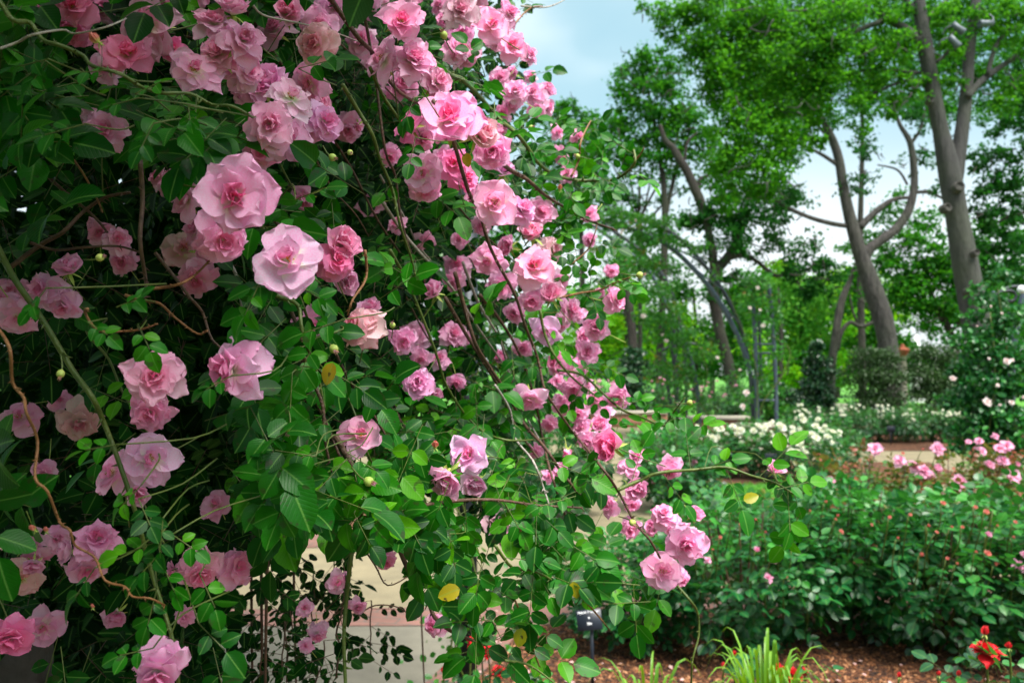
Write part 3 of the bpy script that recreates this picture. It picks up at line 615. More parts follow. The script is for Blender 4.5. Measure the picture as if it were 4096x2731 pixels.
def spray_field(poly, n, dd, L, mat, stalk=None, protos=None, seven=False, size=.42, keepout=None, box=(-300, 2800, -300, 3000), rn=None, face=.8, dmul=1., clear=1.):
    p = sample(poly, n, box)
    if keepout is not None: p = p[~keepout(p)]
    n = len(p)
    d = np.array([base_depth(*q) for q in p])*dmul+R.uniform(dd[0], dd[1], n)
    if clear > 0:
        k = np.zeros(n, bool)
        for q in items:
            near = np.hypot(p[:, 0]-q['x'], p[:, 1]-q['y']) < q['s']*.46*clear+.028*F/d
            k |= near & (d < q['d']+.06)
        k &= R.random(n) < .96
        for (x0, y0, x1, y1) in WINDOWS: k |= (p[:, 0] > x0) & (p[:, 0] < x1) & (p[:, 1] > y0) & (p[:, 1] < y1)
        p, d = p[~k], d[~k]; n = len(p)
    P = np.array([at(q[0], q[1], e) for q, e in zip(p, d)])
    a = R.uniform(0, 2*math.pi, n); D = np.stack([np.cos(a)+.25, -.25-.5*R.random(n), np.sin(a)*.8-.35], 1)
    Nn = np.stack([R.normal(0, .35, n), -face+R.normal(0, .35, n), .75+R.normal(0, .35, n)], 1)
    LL = R.uniform(*L, n)
    b = Buf(); compound(b, P-unit(D)*LL[:, None]*.6, D, Nn, LL, mat, stalk, protos, seven, rn(n) if rn else None, size)
    return b
def noblooms(p):
    k = np.zeros(len(p), bool)
    for q in items:
        if q['t'] != 's' : k |= np.hypot(p[:, 0]-q['x'], p[:, 1]-q['y']) < q['s']*.42
    return k
DARKZ = [(-300, 560), (560, 600), (960, 640), (1000, 1350), (900, 1500), (980, 1800), (900, 2100), (1060, 2300), (1000, 3000), (-300, 3000)]   # hollow under the overhang
def outdark(p): return noblooms(p) | (inpoly(p[:, 0], p[:, 1], DARKZ) & (R.random(len(p)) < .93))
PR = [LEAF, LEAFB]
def f_(b, nm='foliage', **kw): o = b.obj(nm, None, **kw); keep(o, ROOT); return o
fol = Buf()
def merge(a, b):
    for m_ in b.mats: a.mi(m_)
    idx = [a.mats.index(m_) for m_ in b.mats]
    for V, L, S, MI, P, Q in zip(b.V, b.L, b.S, b.MI, b.P, b.Rn):
        pass
    Vc = np.concatenate(b.V); off = a.nv
    a.V.append(Vc); a.L.append(np.concatenate(b.L)+off); a.S.append(np.concatenate(b.S)); a.MI.append(np.array(idx)[np.concatenate(b.MI)])
    a.P.append(np.concatenate(b.P)); a.Rn.append(np.concatenate(b.Rn)); a.nv += len(Vc)
rn_hi = lambda n: np.clip(R.beta(2.2, 2.2, n), 0, 1)
merge(fol, spray_field(BODY, 560, (-.05, .12), (.07, .10), M['leaf'], M['cane_g'], PR, keepout=outdark, rn=rn_hi, size=.44))
merge(fol, spray_field(BODY, 1000, (.10, .38), (.065, .10), M['leaf'], M['cane_g'], [LEAFM], keepout=lambda p: inpoly(p[:, 0], p[:, 1], DARKZ) & (R.random(len(p)) < .95), rn=rn_hi))
merge(fol, spray_field(MID, 170, (-.1, .15), (.065, .095), M['leaf'], M['cane_g'], PR, rn=lambda n: R.uniform(.3, 1, n), size=.42))
EDGE = [(2060, 380), (2300, 480), (2420, 640), (2440, 760), (2330, 900), (2480, 1080), (2500, 1160), (2440, 1400), (2500, 1600), (2600, 1700), (2500, 1760), (2300, 1700), (2200, 1200), (2150, 700)]
merge(fol, spray_field(EDGE, 190, (-.08, .15), (.055, .08), M['leaf'], M['cane_g'], [LEAF], rn=lambda n: R.uniform(.4, 1, n)))
f_(fol)
inner = Buf()
INN = [(-300, -300), (1990, -300), (2030, 150), (2130, 450), (2220, 700), (2200, 1000), (2080, 1300), (1880, 1480), (1500, 1650), (1200, 1850), (1010, 2200), (880, 2500), (850, 3000), (-300, 3000)]
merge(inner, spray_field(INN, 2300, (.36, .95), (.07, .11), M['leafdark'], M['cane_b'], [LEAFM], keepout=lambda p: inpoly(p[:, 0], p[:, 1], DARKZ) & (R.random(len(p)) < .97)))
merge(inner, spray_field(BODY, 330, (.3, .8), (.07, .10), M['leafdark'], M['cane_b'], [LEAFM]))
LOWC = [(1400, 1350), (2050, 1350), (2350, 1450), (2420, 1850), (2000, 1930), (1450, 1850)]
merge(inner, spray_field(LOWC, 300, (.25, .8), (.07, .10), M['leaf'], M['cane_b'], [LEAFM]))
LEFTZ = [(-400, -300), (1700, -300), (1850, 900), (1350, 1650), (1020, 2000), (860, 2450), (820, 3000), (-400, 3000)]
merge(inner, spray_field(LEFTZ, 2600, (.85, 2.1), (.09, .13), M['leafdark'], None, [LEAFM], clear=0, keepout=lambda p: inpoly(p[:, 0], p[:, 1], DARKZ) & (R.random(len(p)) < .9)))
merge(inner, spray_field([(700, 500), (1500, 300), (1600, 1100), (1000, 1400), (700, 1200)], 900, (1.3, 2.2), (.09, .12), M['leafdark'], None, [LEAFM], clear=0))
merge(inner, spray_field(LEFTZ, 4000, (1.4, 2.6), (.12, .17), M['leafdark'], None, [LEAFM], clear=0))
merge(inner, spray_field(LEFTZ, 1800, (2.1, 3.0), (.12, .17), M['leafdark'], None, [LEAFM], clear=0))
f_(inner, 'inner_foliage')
# unseen foliage added overhead, left and behind the camera to shade the hollow
top = Buf(); n = 8000
P = np.stack([R.uniform(-2.8, .1, n), R.uniform(-1.6, 2.9, n), R.uniform(2.1, 2.8, n)], 1)
P = P[(P[:, 2] > 1.6+.50*P[:, 1]+.10) & (P[:, 0] < -.10*P[:, 1]+.06)]
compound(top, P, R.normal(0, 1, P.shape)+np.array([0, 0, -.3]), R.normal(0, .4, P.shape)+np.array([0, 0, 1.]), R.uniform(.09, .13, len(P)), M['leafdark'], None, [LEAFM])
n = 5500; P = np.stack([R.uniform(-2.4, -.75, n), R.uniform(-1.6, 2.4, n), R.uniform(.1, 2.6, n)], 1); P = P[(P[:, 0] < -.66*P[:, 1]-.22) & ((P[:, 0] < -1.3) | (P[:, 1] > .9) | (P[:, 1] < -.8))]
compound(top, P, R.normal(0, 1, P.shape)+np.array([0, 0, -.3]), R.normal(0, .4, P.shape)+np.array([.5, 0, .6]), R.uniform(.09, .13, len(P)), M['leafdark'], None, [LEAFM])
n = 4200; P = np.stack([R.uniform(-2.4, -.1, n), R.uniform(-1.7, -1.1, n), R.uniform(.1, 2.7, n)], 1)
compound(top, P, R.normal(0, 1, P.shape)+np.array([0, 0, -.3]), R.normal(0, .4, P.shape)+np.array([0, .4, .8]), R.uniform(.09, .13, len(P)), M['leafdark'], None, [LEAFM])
f_(top, 'unseen_shade_foliage')
# leaves set along the outer canes
lb = Buf()
def leafy(P, L=(.055, .08), step=.06, hi=(.4, 1.), side=1.):
    seg = np.linalg.norm(np.diff(P, axis=0), axis=1); cum = np.concatenate([[0], np.cumsum(seg)]); t = np.arange(step*.5, cum[-1], step)
    Q = np.stack([np.interp(t, cum, P[:, k]) for k in range(3)], 1); T = unit(np.stack([np.interp(t+.005, cum, P[:, k])-np.interp(t-.005, cum, P[:, k]) for k in range(3)], 1)+1e-6)
    n = len(t); sg = np.where(np.arange(n) % 2, 1., -1.)[:, None]*side; D = T*.5+sg*np.cross(T, np.array([0, -1., .2]))+R.normal(0, .3, (n, 3)); D[:, 2] -= .15
    compound(lb, Q, D, np.stack([R.normal(0, .3, n), -.7+R.normal(0, .3, n), .8+R.normal(0, .2, n)], 1), R.uniform(*L, n), M['leaf'], M['cane_g'], [LEAF], rnd=R.uniform(*hi, n), size=.46)
for i in LEAFY: leafy(C[i])
tip = np.array([at(x, y, 1.33) for x, y in [(3060, 1910), (3110, 1960), (3170, 2010), (3230, 2080)]]); leafy(tip, (.05, .07), .055)
f_(lb, 'cane_leaves')
# hand-placed sprays that catch the eye (x, y of the leaf's tip, stalk angle in the picture, stalk length px)
HS = [(60, 270, 200, 210), (130, 330, 250, 170), (560, 600, 250, 200), (640, 330, 20, 190), (450, 420, 200, 170), (330, 290, 190, 160), (760, 490, 280, 120), (180, 540, 200, 260), (120, 1240, 240, 170),
      (560, 1190, 20, 180), (600, 1400, 300, 200), (430, 1340, 330, 170), (1010, 1150, 200, 260), (980, 1260, 250, 220), (1290, 1200, 330, 200), (1220, 1330, 200, 260), (1350, 1330, 10, 250), (1200, 1500, 250, 260),
      (1160, 1650, 270, 260), (1300, 1500, 320, 260), (1150, 1850, 200, 260), (1110, 2080, 250, 290), (1230, 2010, 290, 240), (1500, 1880, 330, 220), (1450, 1560, 330, 230), (340, 1800, 190, 190), (480, 2030, 230, 190),
      (600, 2100, 300, 190), (640, 2200, 270, 200), (480, 2220, 200, 220), (560, 2300, 230, 230), (700, 2370, 300, 190), (590, 2500, 260, 230), (300, 2390, 240, 210), (860, 2430, 300, 240), (900, 2600, 320, 250), (480, 2620, 190, 200),
      (780, 2200, 330, 190), (1480, 2180, 300, 230), (1560, 2080, 320, 200), (1680, 2180, 300, 250), (1820, 2280, 280, 230), (1900, 2400, 260, 260), (2010, 2560, 300, 230), (2200, 2380, 300, 220), (2400, 2250, 330, 240),
      (1640, 650, 260, 180), (1620, 480, 250, 170), (1870, 180, 120, 160), (1700, 190, 20, 180), (2460, 740, 330, 150), (2230, 1030, 200, 150), (2540, 1180, 330, 140), (3130, 1960, 300, 150), (2920, 1840, 20, 170), (3190, 2020, 280, 160),
      (2660, 1690, 200, 160), (2560, 1600, 20, 120), (1300, 750, 20, 220), (1330, 240, 10, 240), (820, 1560, 210, 190), (1100, 1800, 170, 260), (1750, 2050, 250, 200), (2080, 2120, 300, 190), (2230, 2120, 320, 200)]
hb = Buf()
for x, y, an, L in HS:
    d = base_depth(x, y)-.09; a = rad(an); D = np.array([[math.cos(a), -.18, math.sin(a)]]); tip = at(x, y, d)
    LL = np.array([L*.62*d/F]); Bp = tip[None]-unit(D)*LL[:, None]
    Nn = np.array([[R.normal(0, .25), -1., .75+R.normal(0, .2)]]); rv = np.array([R.uniform(.35, .95)])
    compound(hb, Bp, D, Nn, LL, M['leaf'], M['cane_g'], PR, rnd=rv, size=.60)
    b2 = Bp[0]+np.array([R.normal(0, .03), .10, R.uniform(.0, .03)]); hb.tube([b2, (b2+Bp[0])/2+R.normal(0, .008, 3), Bp[0]], [.0010, .0009, .0008], M['cane_g'], 5, 3)
f_(hb, 'leaf_sprays')
# thin hanging vines in the gap over the path
vb = Buf()
for x0, y0, y1, d in [(1075, 2050, 2700, 1.55), (1120, 2250, 2731, 1.65), (1180, 2180, 2560, 1.7), (1250, 2280, 2700, 1.8), (1385, 2300, 2731, 1.35), (1330, 2150, 2480, 1.9), (1480, 2400, 2640, 1.9), (1150, 2480, 2731, 1.6), (1300, 2560, 2731, 1.7)]:
    ys = np.arange(y0, y1, 34); xs = x0+np.cumsum(R.normal(0, 6, len(ys))); P = np.array([at(a, b, d) for a, b in zip(xs, ys)])
    vb.tube(P, [.0016]*len(P), M['cane_b'], 4, 1)
    for k in range(1):
        a = R.uniform(0, 6.28, len(P)); D = np.stack([np.cos(a), np.sin(a)*.6, R.uniform(-.9, .2, len(P))], 1)
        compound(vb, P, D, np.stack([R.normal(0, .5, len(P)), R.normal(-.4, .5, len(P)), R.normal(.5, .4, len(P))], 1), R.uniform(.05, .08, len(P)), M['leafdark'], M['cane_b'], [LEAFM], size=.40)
f_(vb, 'hanging_vines')
# yellowed leaves, buds and hips
for x, y, s, an in [(1315, 1495, 110, 250), (1640, 320, 0, 0), (1868, 640, 70, 280), (3005, 1990, 75, 20), (2080, 2550, 90, 260), (1795, 2370, 110, 200), (560, 330, 0, 0), (2300, 2360, 80, 280)]:
    if not s: continue
    d = base_depth(x, y)-.11; a = rad(an); b = Buf(); D = np.array([[math.cos(a), -.1, math.sin(a)]]); L = s*.85*d/F
    put_leaves(b, LEAF, at(x, y, d)[None]-unit(D)*L/2, D, np.array([[R.normal(0, .2), -1, .4]]), [L], M['yleaf'], wid=1.); f_(b, 'yellow_leaf', label='yellow leaf with dark spots')
def hip(b, p, s, ax):
    m3 = np.array(aim(ax, 0)); n0 = b.nv; c = Buf()
    c.lathe([(0, -.5), (.12, -.46), (.30, -.30), (.40, -.05), (.36, .18), (.24, .32), (.1, .34), (0, .3)], (0, 0, 0), M['sepal'], 12)
    for k in range(16):
        a = R.random()*6.28; r_ = R.uniform(.02, .2); q = np.array([math.cos(a)*r_, math.sin(a)*r_, .3]); c.tube([q, q*1.3+np.array([0, 0, R.uniform(.15, .4)])], [.03, .015], M['wither'], 4, 1)
    c.tube([(0, 0, -.48), (.1, .1, -1.1), (.5, .3, -2.2)], [.09, .07, .06], M['cane_g'], 6, 3)
    for i in range(len(c.V)): c.V[i] = (c.V[i]*s)@m3.T+p
    merge(b, c)
for x, y, s, ax in [(400, 1030, 34, (.9, -.3, .3)), (242, 1495, 34, (0, -.5, -.9)), (1335, 1395, 40, (.5, -.6, -.5)), (1330, 630, 34, (.6, -.4, -.4)), (1400, 610, 26, (.4, -.6, -.3)), (1155, 1720, 34, (-.1, -.6, -.8)), (1475, 1925, 44, (.8, -.5, -.2)), (1775, 140, 34, (-.3, -.5, .6)), (2560, 1100, 30, (.8, -.3, .1)), (2760, 1610, 26, (.7, -.3, .2)), (2310, 625, 22, (-.8, -.4, .1)), (1570, 1300, 26, (.1, -.7, .5)), (2125, 510, 22, (.6, -.5, 0)), (2530, 2090, 30, (.5, -.7, -.4))]:
    d = base_depth(x, y)-.10; b = Buf(); hip(b, at(x, y, d), s*1.15*d/F, ax); f_(b, 'rose_hip')
CORB = bloom_mesh('bud_petals', 'bud', 31, M['petal_coral'])
def add_bud(x, y, s, ax, d, parent, off=None):
    o = link('bud', CORB, parent); o.matrix_world = Matrix.Translation(Vector(at(x, y, d))-Vector(parent.location))@aim(ax, 0).to_4x4()@Matrix.Scale(s*1.6*d/F, 4)
    link('calyx', CALYX[0], o)
for x, y, s in [(395, 170, 50), (1740, 1790, 34), (2110, 880, 40), (2240, 760, 24), (2080, 2130, 24), (140, 2120, 30), (185, 2125, 24), (370, 2430, 20)]:
    add_bud(x, y, s, (R.normal(0, .4), -.4, .9), base_depth(x, y)-.08, ROOT)

# weathered post low at the left and the steel post the canes climb
b = Buf(); pz = at(150, 1480, 1.45); b.box((0, 0, .56), (.10, .10, 1.12), M['wood'], .2, .008)
o = b.obj('wooden_post', None, False, label='weathered grey wooden post behind the climber, bottom left corner', category='post'); o.location = (pz[0]-.03, 1.45, 0)
b = Buf(); b.tube([(0, 0, 0), (0, 0, 2.5)], [.045, .045], M['metal_dark'], 12, 1); b.lathe([(.0, 0), (.10, 0), (.10, .015), (.05, .02)], (0, 0, .001), M['metal_dark'], 16)
pz = at(1870, 1480, 3.6); b.obj('steel_post', None, label='slim dark steel post where brick edging meets the mulch bed', category='post').location = (pz[0], 3.6, 0)
# thin-leaved climber on that post
t = thing('young_climber', 'thin climber with tiny leaves on the slim dark post', 'climbing plant', (pz[0], 3.6, 0))
b = Buf(); 
for k in range(5):
    P = np.array([(.05*math.cos(z*3+k)+R.normal(0, .03), -.06+.05*math.sin(z*3+k), z) for z in np.linspace(0, 2.0, 16)]); b.tube(P, [.004]*16, M['cane_g'], 4, 2)
b.obj('stem', t)
b = Buf(); n = 500; P = np.stack([R.normal(0, .11, n), R.normal(-.05, .08, n), R.uniform(.1, 2.1, n)], 1)
put_leaves(b, LEAFM, P, R.normal(0, 1, (n, 3)), R.normal(0, .5, (n, 3))+np.array([0, -.5, .7]), R.uniform(.02, .045, n), M['archleaf'], R.uniform(0, .85, n)); b.obj('foliage', t)

# ------------------------------------------------------------------ ground
def sheet(name, pts, z, mat, kind='structure'):
    b = Buf(); b.poly(pts, z, mat); return b.obj(name, None, False, kind=kind)
sheet('ground', [(-220, -60), (220, -60), (220, 260), (-220, 260)], 0., M['lawn'])
sheet('plaza_path', [(-9, -3), (16, -3), (16, 24.5), (-9, 24.5)], .004, M['tan'])
sheet('concrete_path', [(-3.4, -2.5), (-.48, -2.5), (-.48, 4.0), (-.17, 5.02), (-3.4, 5.02)], .008, M['concrete'])
sheet('brick_edging_path', [(-3.4, 5.02), (-.17, 5.02), (1.0, 5.34), (3.0, 5.55), (9, 6.3), (9, 6.9), (3.0, 6.1), (1.0, 5.72), (-.2, 5.42), (-3.4, 5.30)], .012, M['brick_edge'])
sheet('brick_border_path', [(-.48, -2.5), (-.26, -2.5), (-.26, 3.9), (.08, 5.0), (-.17, 4.95), (-.48, 4.0)], .012, M['brick_edge'])
sheet('mulch_bed_ground', [(-.26, -2.5), (9, -2.5), (9, 6.3), (3.0, 5.54), (1.0, 5.29), (.08, 5.0), (-.26, 3.9)], .016, M['mulch'])
sheet('back_bed_ground', [(1.0, 6.5), (3.0, 6.4), (9, 7.3), (9, 9.6), (5, 9.3), (1.6, 8.7)], .016, M['mulch'])
sheet('white_rose_bed_ground', [(1.9, 11.2), (6.6, 11.2), (7.2, 13.8), (2.2, 14.2)], .012, M['mulch'])
sheet('hedge_bed_ground', [(5.0, 15.9), (13, 15.6), (13, 20.5), (5.0, 20.5)], .016, M['mulch'])
sheet('side_bed_ground', [(-6.5, 7.1), (-1.5, 8.0), (-1.55, 8.9), (-6.5, 8.9)], .016, M['mulch'])
sheet('side_brick_path', [(-6.5, 6.2), (-1.45, 7.3), (-1.3, 7.95), (-6.5, 7.1)], .010, M['brick_edge'])
LAWNS = [[(-7.5, 8.9), (-1.55, 8.9), (-1.3, 10.5), (-1.8, 13.5), (-7.5, 14)], [(1.6, 8.8), (5.2, 9.4), (5.0, 11.1), (1.9, 11.1)], [(2.0, 14.3), (4.9, 14.2), (4.9, 16.8), (2.2, 17.0)]]
for L in LAWNS: sheet('lawn', L, .014, M['lawn'])
b = Buf()
for L in LAWNS:
    A = np.array(L); lo, hi = A.min(0), A.max(0); n = 9000; p = R.uniform(lo, hi, (n, 2)); p = p[inpoly(p[:, 0], p[:, 1], L)]
    P = np.concatenate([p, np.full((len(p), 1), .014)], 1); D = R.normal(0, .35, P.shape)+np.array([0, 0, 1.])
    put_leaves(b, DIA, P, D, R.normal(0, 1, P.shape), R.uniform(.03, .07, len(P)), M['grass'], wid=.3)
b.obj('grass', None, kind='stuff')
# loose bark chips in the front bed
b = Buf(); n = 9000; p = np.stack([R.uniform(-.3, 3.4, n), R.uniform(3.6, 5.2, n)], 1); BED = [(-.22, 3.0), (9, 3.0), (9, 5.9), (3.0, 5.50), (1.0, 5.26), (.1, 4.95), (-.22, 3.9)]
p = p[inpoly(p[:, 0], p[:, 1], BED)]; n = len(p); a = R.uniform(0, 6.28, n)
V = np.array([(-.5, -.25, 0), (.45, -.3, 0), (.5, .25, 0), (-.4, .3, 0), (-.42, -.2, .25), (.38, -.22, .3), (.42, .2, .22), (-.33, .24, .28)]); CH = (V, np.array([4, 5, 6, 7, 0, 1, 5, 4, 1, 2, 6, 5, 2, 3, 7, 6, 3, 0, 4, 7]), np.full(5, 4), np.zeros((8, 3)))
s = R.uniform(.012, .035, n)[:, None]; tl = R.normal(0, .25, (n, 2)); X = np.stack([np.cos(a), np.sin(a), tl[:, 0]], 1)*s; Y = np.stack([-np.sin(a), np.cos(a), tl[:, 1]], 1)*s*.6
b.inst(CH, np.concatenate([p, np.full((n, 1), .018)], 1), X, Y, np.tile([0, 0, 1.], (n, 1))*s*.6, M['chip']); b.obj('wood_chip_litter', None, False, kind='stuff')
b = Buf(); n = 260; p = np.stack([R.uniform(-.2, 3.2, n), R.uniform(3.7, 5.4, n)], 1)
put_leaves(b, LEAFM, np.concatenate([p, np.full((n, 1), .034)], 1), np.concatenate([R.normal(0, 1, (n, 2)), R.normal(0, .1, (n, 1))], 1), R.normal(0, .2, (n, 3))+np.array([0, 0, 1.]), R.uniform(.015, .03, n), M['petal_blush']); b.obj('fallen_petal_litter', None, kind='stuff')

# ------------------------------------------------------------------ low walls
def wall(label, x0, x1, y, h=.45, th=.45, side=None, z0=0):
    t = thing('brick_planter_wall', label, 'wall', ((x0+x1)/2, y, 0), 'low brick planter walls')
    w = x1-x0; b = Buf(); b.box((0, 0, (h-.09)/2), (w, th, h-.09), M['brick_wall'], 0, .01); b.obj('brickwork', t, False)
    b = Buf(); n = max(1, round(w/1.2))
    for i in range(n): b.box((-w/2+w/n*(i+.5), 0, h-.045), (w/n-.008+ (.06 if n == 1 else 0), th+.10, .09), M['stone'], 0, .012)
    b.obj('coping', t, False); return t
wall('long low brick wall with pale coping behind the tan path', 1.6, 4.35, 22.6)
wall('short brick wall section between the metal arch legs', 4.45, 5.9, 20.0)
wall('nearest brick wall block with pale cap under the ladder trellis', 4.95, 5.85, 17.4)
b = Buf(); b.box((0, 0, .06), (3.0, .4, .12), M['stone'], 0, .015); b.obj('stone_kerb', None, False, label='pale stone kerb behind the white rose bushes', category='kerb').location = (4.4, 15.6, 0)
for x, y, w, lab in [(10.6, 27.5, 2.6, 'distant pale stone wall behind the cone shaped holly'), (13.2, 22.4, 5.0, 'pale stone kerb behind the yellow budded hedge')]:
    b = Buf(); b.box((0, 0, .22), (w, .3, .44), M['stone'], 0, .02); b.obj('stone_wall', None, False, label=lab, category='wall').location = (x, y, 0)

# ------------------------------------------------------------------ metal arches
def arch_pt(pts, d): return [at(x, y, d) for x, y in pts]
def rail(parent, pts, d, r, mat='metal', name='rail', sides=8):
    b = Buf(); P = arch_pt(pts, d) if not isinstance(d, (list, tuple)) else [at(x, y, e) for (x, y), e in zip(pts, d)]
    b.tube(P, [r]*len(P), M[mat], sides, 5); o = b.obj(name, None); keep(o, parent); return P
def base(px, d): p = at(px, 1480, d); return (p[0], p[1], 0)
A1 = thing('rose_arch', 'tall blue grey metal arch of two curved tubes by the ladder trellis', 'arch', base(3030, 17.6), 'metal rose arches')
p1 = rail(A1, [(2330, 850), (2480, 900), (2560, 930), (2660, 975), (2760, 1060), (2860, 1180), (2940, 1320), (2990, 1450), (3020, 1580), (3035, 1700), (3038, 1765)], 17.6, .055)
p2 = rail(A1, [(2400, 830), (2560, 870), (2700, 940), (2800, 1040), (2890, 1160), (2960, 1300), (2985, 1400), (3000, 1500), (3010, 1600), (3010, 1700), (3010, 1760)], 18.6, .05, 'metal_dark')
b = Buf()
for i in range(1, len(p1)-1): b.tube([p1[i], p2[i]], [.022, .022], M['metal'], 6, 1)
keep(b.obj('crossbars', None), A1)
A2 = thing('rose_arch', 'dark curved arch rib nearest the pink climber, ending at the wall', 'arch', base(2790, 19.5), 'metal rose arches')
p1 = rail(A2, [(2330, 870), (2480, 980), (2600, 1090), (2640, 1170), (2700, 1290), (2760, 1430), (2790, 1560), (2797, 1690), (2797, 1735)], 19.5, .05)
p2 = rail(A2, [(2420, 900), (2560, 1000), (2650, 1100), (2690, 1180), (2720, 1290), (2740, 1430), (2745, 1560), (2745, 1690), (2745, 1725)], 20.6, .045, 'metal_dark')
b = Buf()
for i in range(1, len(p1)-1): b.tube([p1[i], p2[i]], [.02, .02], M['metal_dark'], 6, 1)
keep(b.obj('crossbars', None), A2)
A3 = thing('arch_column', 'pair of dark upright posts with a crossbar among arch foliage', 'post', base(2700, 20.0))
rail(A3, [(2690, 1290), (2695, 1400), (2705, 1550), (2715, 1690), (2716, 1730)], 20., .07, 'metal_dark', 'upright', 10)
rail(A3, [(2655, 1410), (2665, 1500), (2680, 1600), (2690, 1728)], 20., .045, 'metal_dark', 'upright', 10)
rail(A3, [(2640, 1405), (2720, 1370), (2800, 1380)], 20., .03, 'metal_dark', 'crossbar')
T1 = thing('ladder_trellis', 'blue grey ladder shaped metal trellis standing beside the tall arch', 'trellis', base(3070, 17.2))
rail(T1, [(3008, 1150), (3018, 1300), (3026, 1500), (3030, 1780)], 17.2, .045, 'metal', 'upright', 10); rail(T1, [(3075, 1140), (3090, 1300), (3102, 1500), (3108, 1780)], 17.2, .045, 'metal', 'upright', 10)
rail(T1, [(3035, 1250), (3045, 1500), (3050, 1750)], 18.4, .035, 'metal_dark', 'upright', 8)
for y in (1184, 1376, 1412, 1600): rail(T1, [(3012+(y-1150)*.03, y), (3050, y), (3080+(y-1150)*.05, y)], 17.2, .028, 'metal', 'rung', 6)
A4 = thing('scroll_arch', 'blue grey metal arch with a curled scroll at the right edge', 'arch', base(4054, 8.2))
rail(A4, [(4200, 1060), (4120, 1130), (4088, 1210), (4062, 1330), (4048, 1450), (4046, 1700), (4050, 2100)], 8.2, .035, 'metal', 'leg', 10)
rail(A4, [(4055, 1290), (4040, 1260), (3990, 1215), (3972, 1190), (3975, 1165)], 8.2, .018, 'metal', 'scroll')
rail(A4, [(3985, 1180), (4010, 1165), (4050, 1165), (4064, 1185), (4050, 1204), (4022, 1200), (4018, 1184), (4035, 1180)], 8.2, .016, 'metal_dark', 'scroll'); rail(A4, [(3980, 1190), (4010, 1160), (4060, 1145), (4130, 1150)], 8.2, .014, 'metal_dark', 'crossbar')
rail(A4, [(4000, 1410), (4040, 1415), (4110, 1410)], 8.2, .014, 'metal_dark', 'crossbar')
G4 = thing('globe_lamp', 'white round globe on top of the metal arch, right edge', 'lamp', base(4094, 8.1)); b = Buf(); p = at(4094, 1158, 8.1)
an = np.linspace(0, math.pi, 9); b.lathe([(.042*math.sin(a), -.042*math.cos(a)) for a in an], (0, 0, p[2]), M['whitep'], 14); b.obj('globe', G4)

# ------------------------------------------------------------------ foliage clumps for trees / shrubs
def clumps(buf, cl, d, mat, leaf, dens=1., thick=1., proto=DIA, sub=.28, droop=0.):
    """cl: (x, y, rx, ry[, density[, depth offset]]) in photo pixels at distance d; leaves cluster in smaller tufts"""
    for c in cl:
        x, y, rx, ry = c[:4]; dn = c[4] if len(c) > 4 else 1.; do = c[5] if len(c) > 5 else 0.
        dd = d+do; ctr = at(x, y, dd); RX, RZ = rx*dd/F, ry*dd/F; RY = (RX+RZ)/2*thick
        area = math.pi*RX*RZ; n = int(4.2*dn*dens*area/(leaf*leaf*.34)); n = min(n, 26000)
        nt = max(8, int(n/45)); q = unit(R.normal(size=(nt, 3)))*(R.random((nt, 1))**.42); tc = ctr+q*np.array([RX, RY, RZ])
        k = R.integers(0, nt, n); sg = sub*min(RX, RZ)*R.uniform(.5, 1.2, nt)[k][:, None]
        P = tc[k]+R.normal(size=(n, 3))*sg*np.array([1.15, 1, .62]); P[:, 2] -= droop*np.abs(R.normal(size=n))*sg[:, 0]
        rb = np.clip(R.normal(.5, .2, nt)[k]+R.normal(0, .13, n), 0, 1)
        D = R.normal(0, 1, (n, 3))+np.array([0, 0, -.35]); Nn = R.normal(0, .6, (n, 3))+np.array([0, -.2, .8])
        put_leaves(buf, proto, P, D, Nn, R.uniform(.7, 1.25, n)*leaf, mat, rb)
def limb(buf, pts, d, mat, sides=10, dd=0., k=.74):
    """pts: (x, y, width px)"""
    P = [at(x, y, d+dd*i) for i, (x, y, w) in enumerate(pts)]; buf.tube(P, [w/2*k*d/F*(1+.05*math.sin(i*2.1)) for i, (_, _, w) in enumerate(pts)], mat, sides, 5)
def tree(name, label, cat, bx, d, limbs, cl, bark, leafm, leaf, dens=1., group='trees in the garden', **kw):
    t = thing(name, label, cat, base(bx, d), group); b = Buf()
    for i, L in enumerate(limbs):
        if i == 0 and L[0][1] < 1480+5098/d: L = [(L[0][0], 1480+5098/d+6, L[0][2]*1.15)]+list(L)
        limb(b, L, d, M[bark], 12 if i < 2 else 8, kw.get('dd', 0.) if i else 0)
        keep(b.obj('limb' if i else 'trunk', None), t); b = Buf()
    # fine twigs through the crown
    for c in cl:
        if R.random() < .9:
            for _ in range(3):
                x, y = c[0]+R.normal(0, c[2]*.5), c[1]+R.normal(0, c[3]*.5); a = R.uniform(0, 6.28); l = c[2]*.9; e = d+(c[5] if len(c) > 5 else 0)+R.normal(0, .5)
                P = [at(x+math.cos(a)*l*t_+R.normal(0, 5), y+math.sin(a)*l*t_*.7+R.normal(0, 5), e) for t_ in (0, .35, .7, 1)]; w = 3.2*d/F; b.tube(P, [w, w*.8, w*.5, w*.2], M[bark], 5, 2)
    keep(b.obj('twigs', None, kind='stuff'), t); b = Buf(); clumps(b, cl, d, M[leafm], leaf, dens, **{k: v for k, v in kw.items() if k in ('thick', 'sub', 'droop')})
    keep(b.obj('crown', None), t); return t
TG = 'trees in the garden'
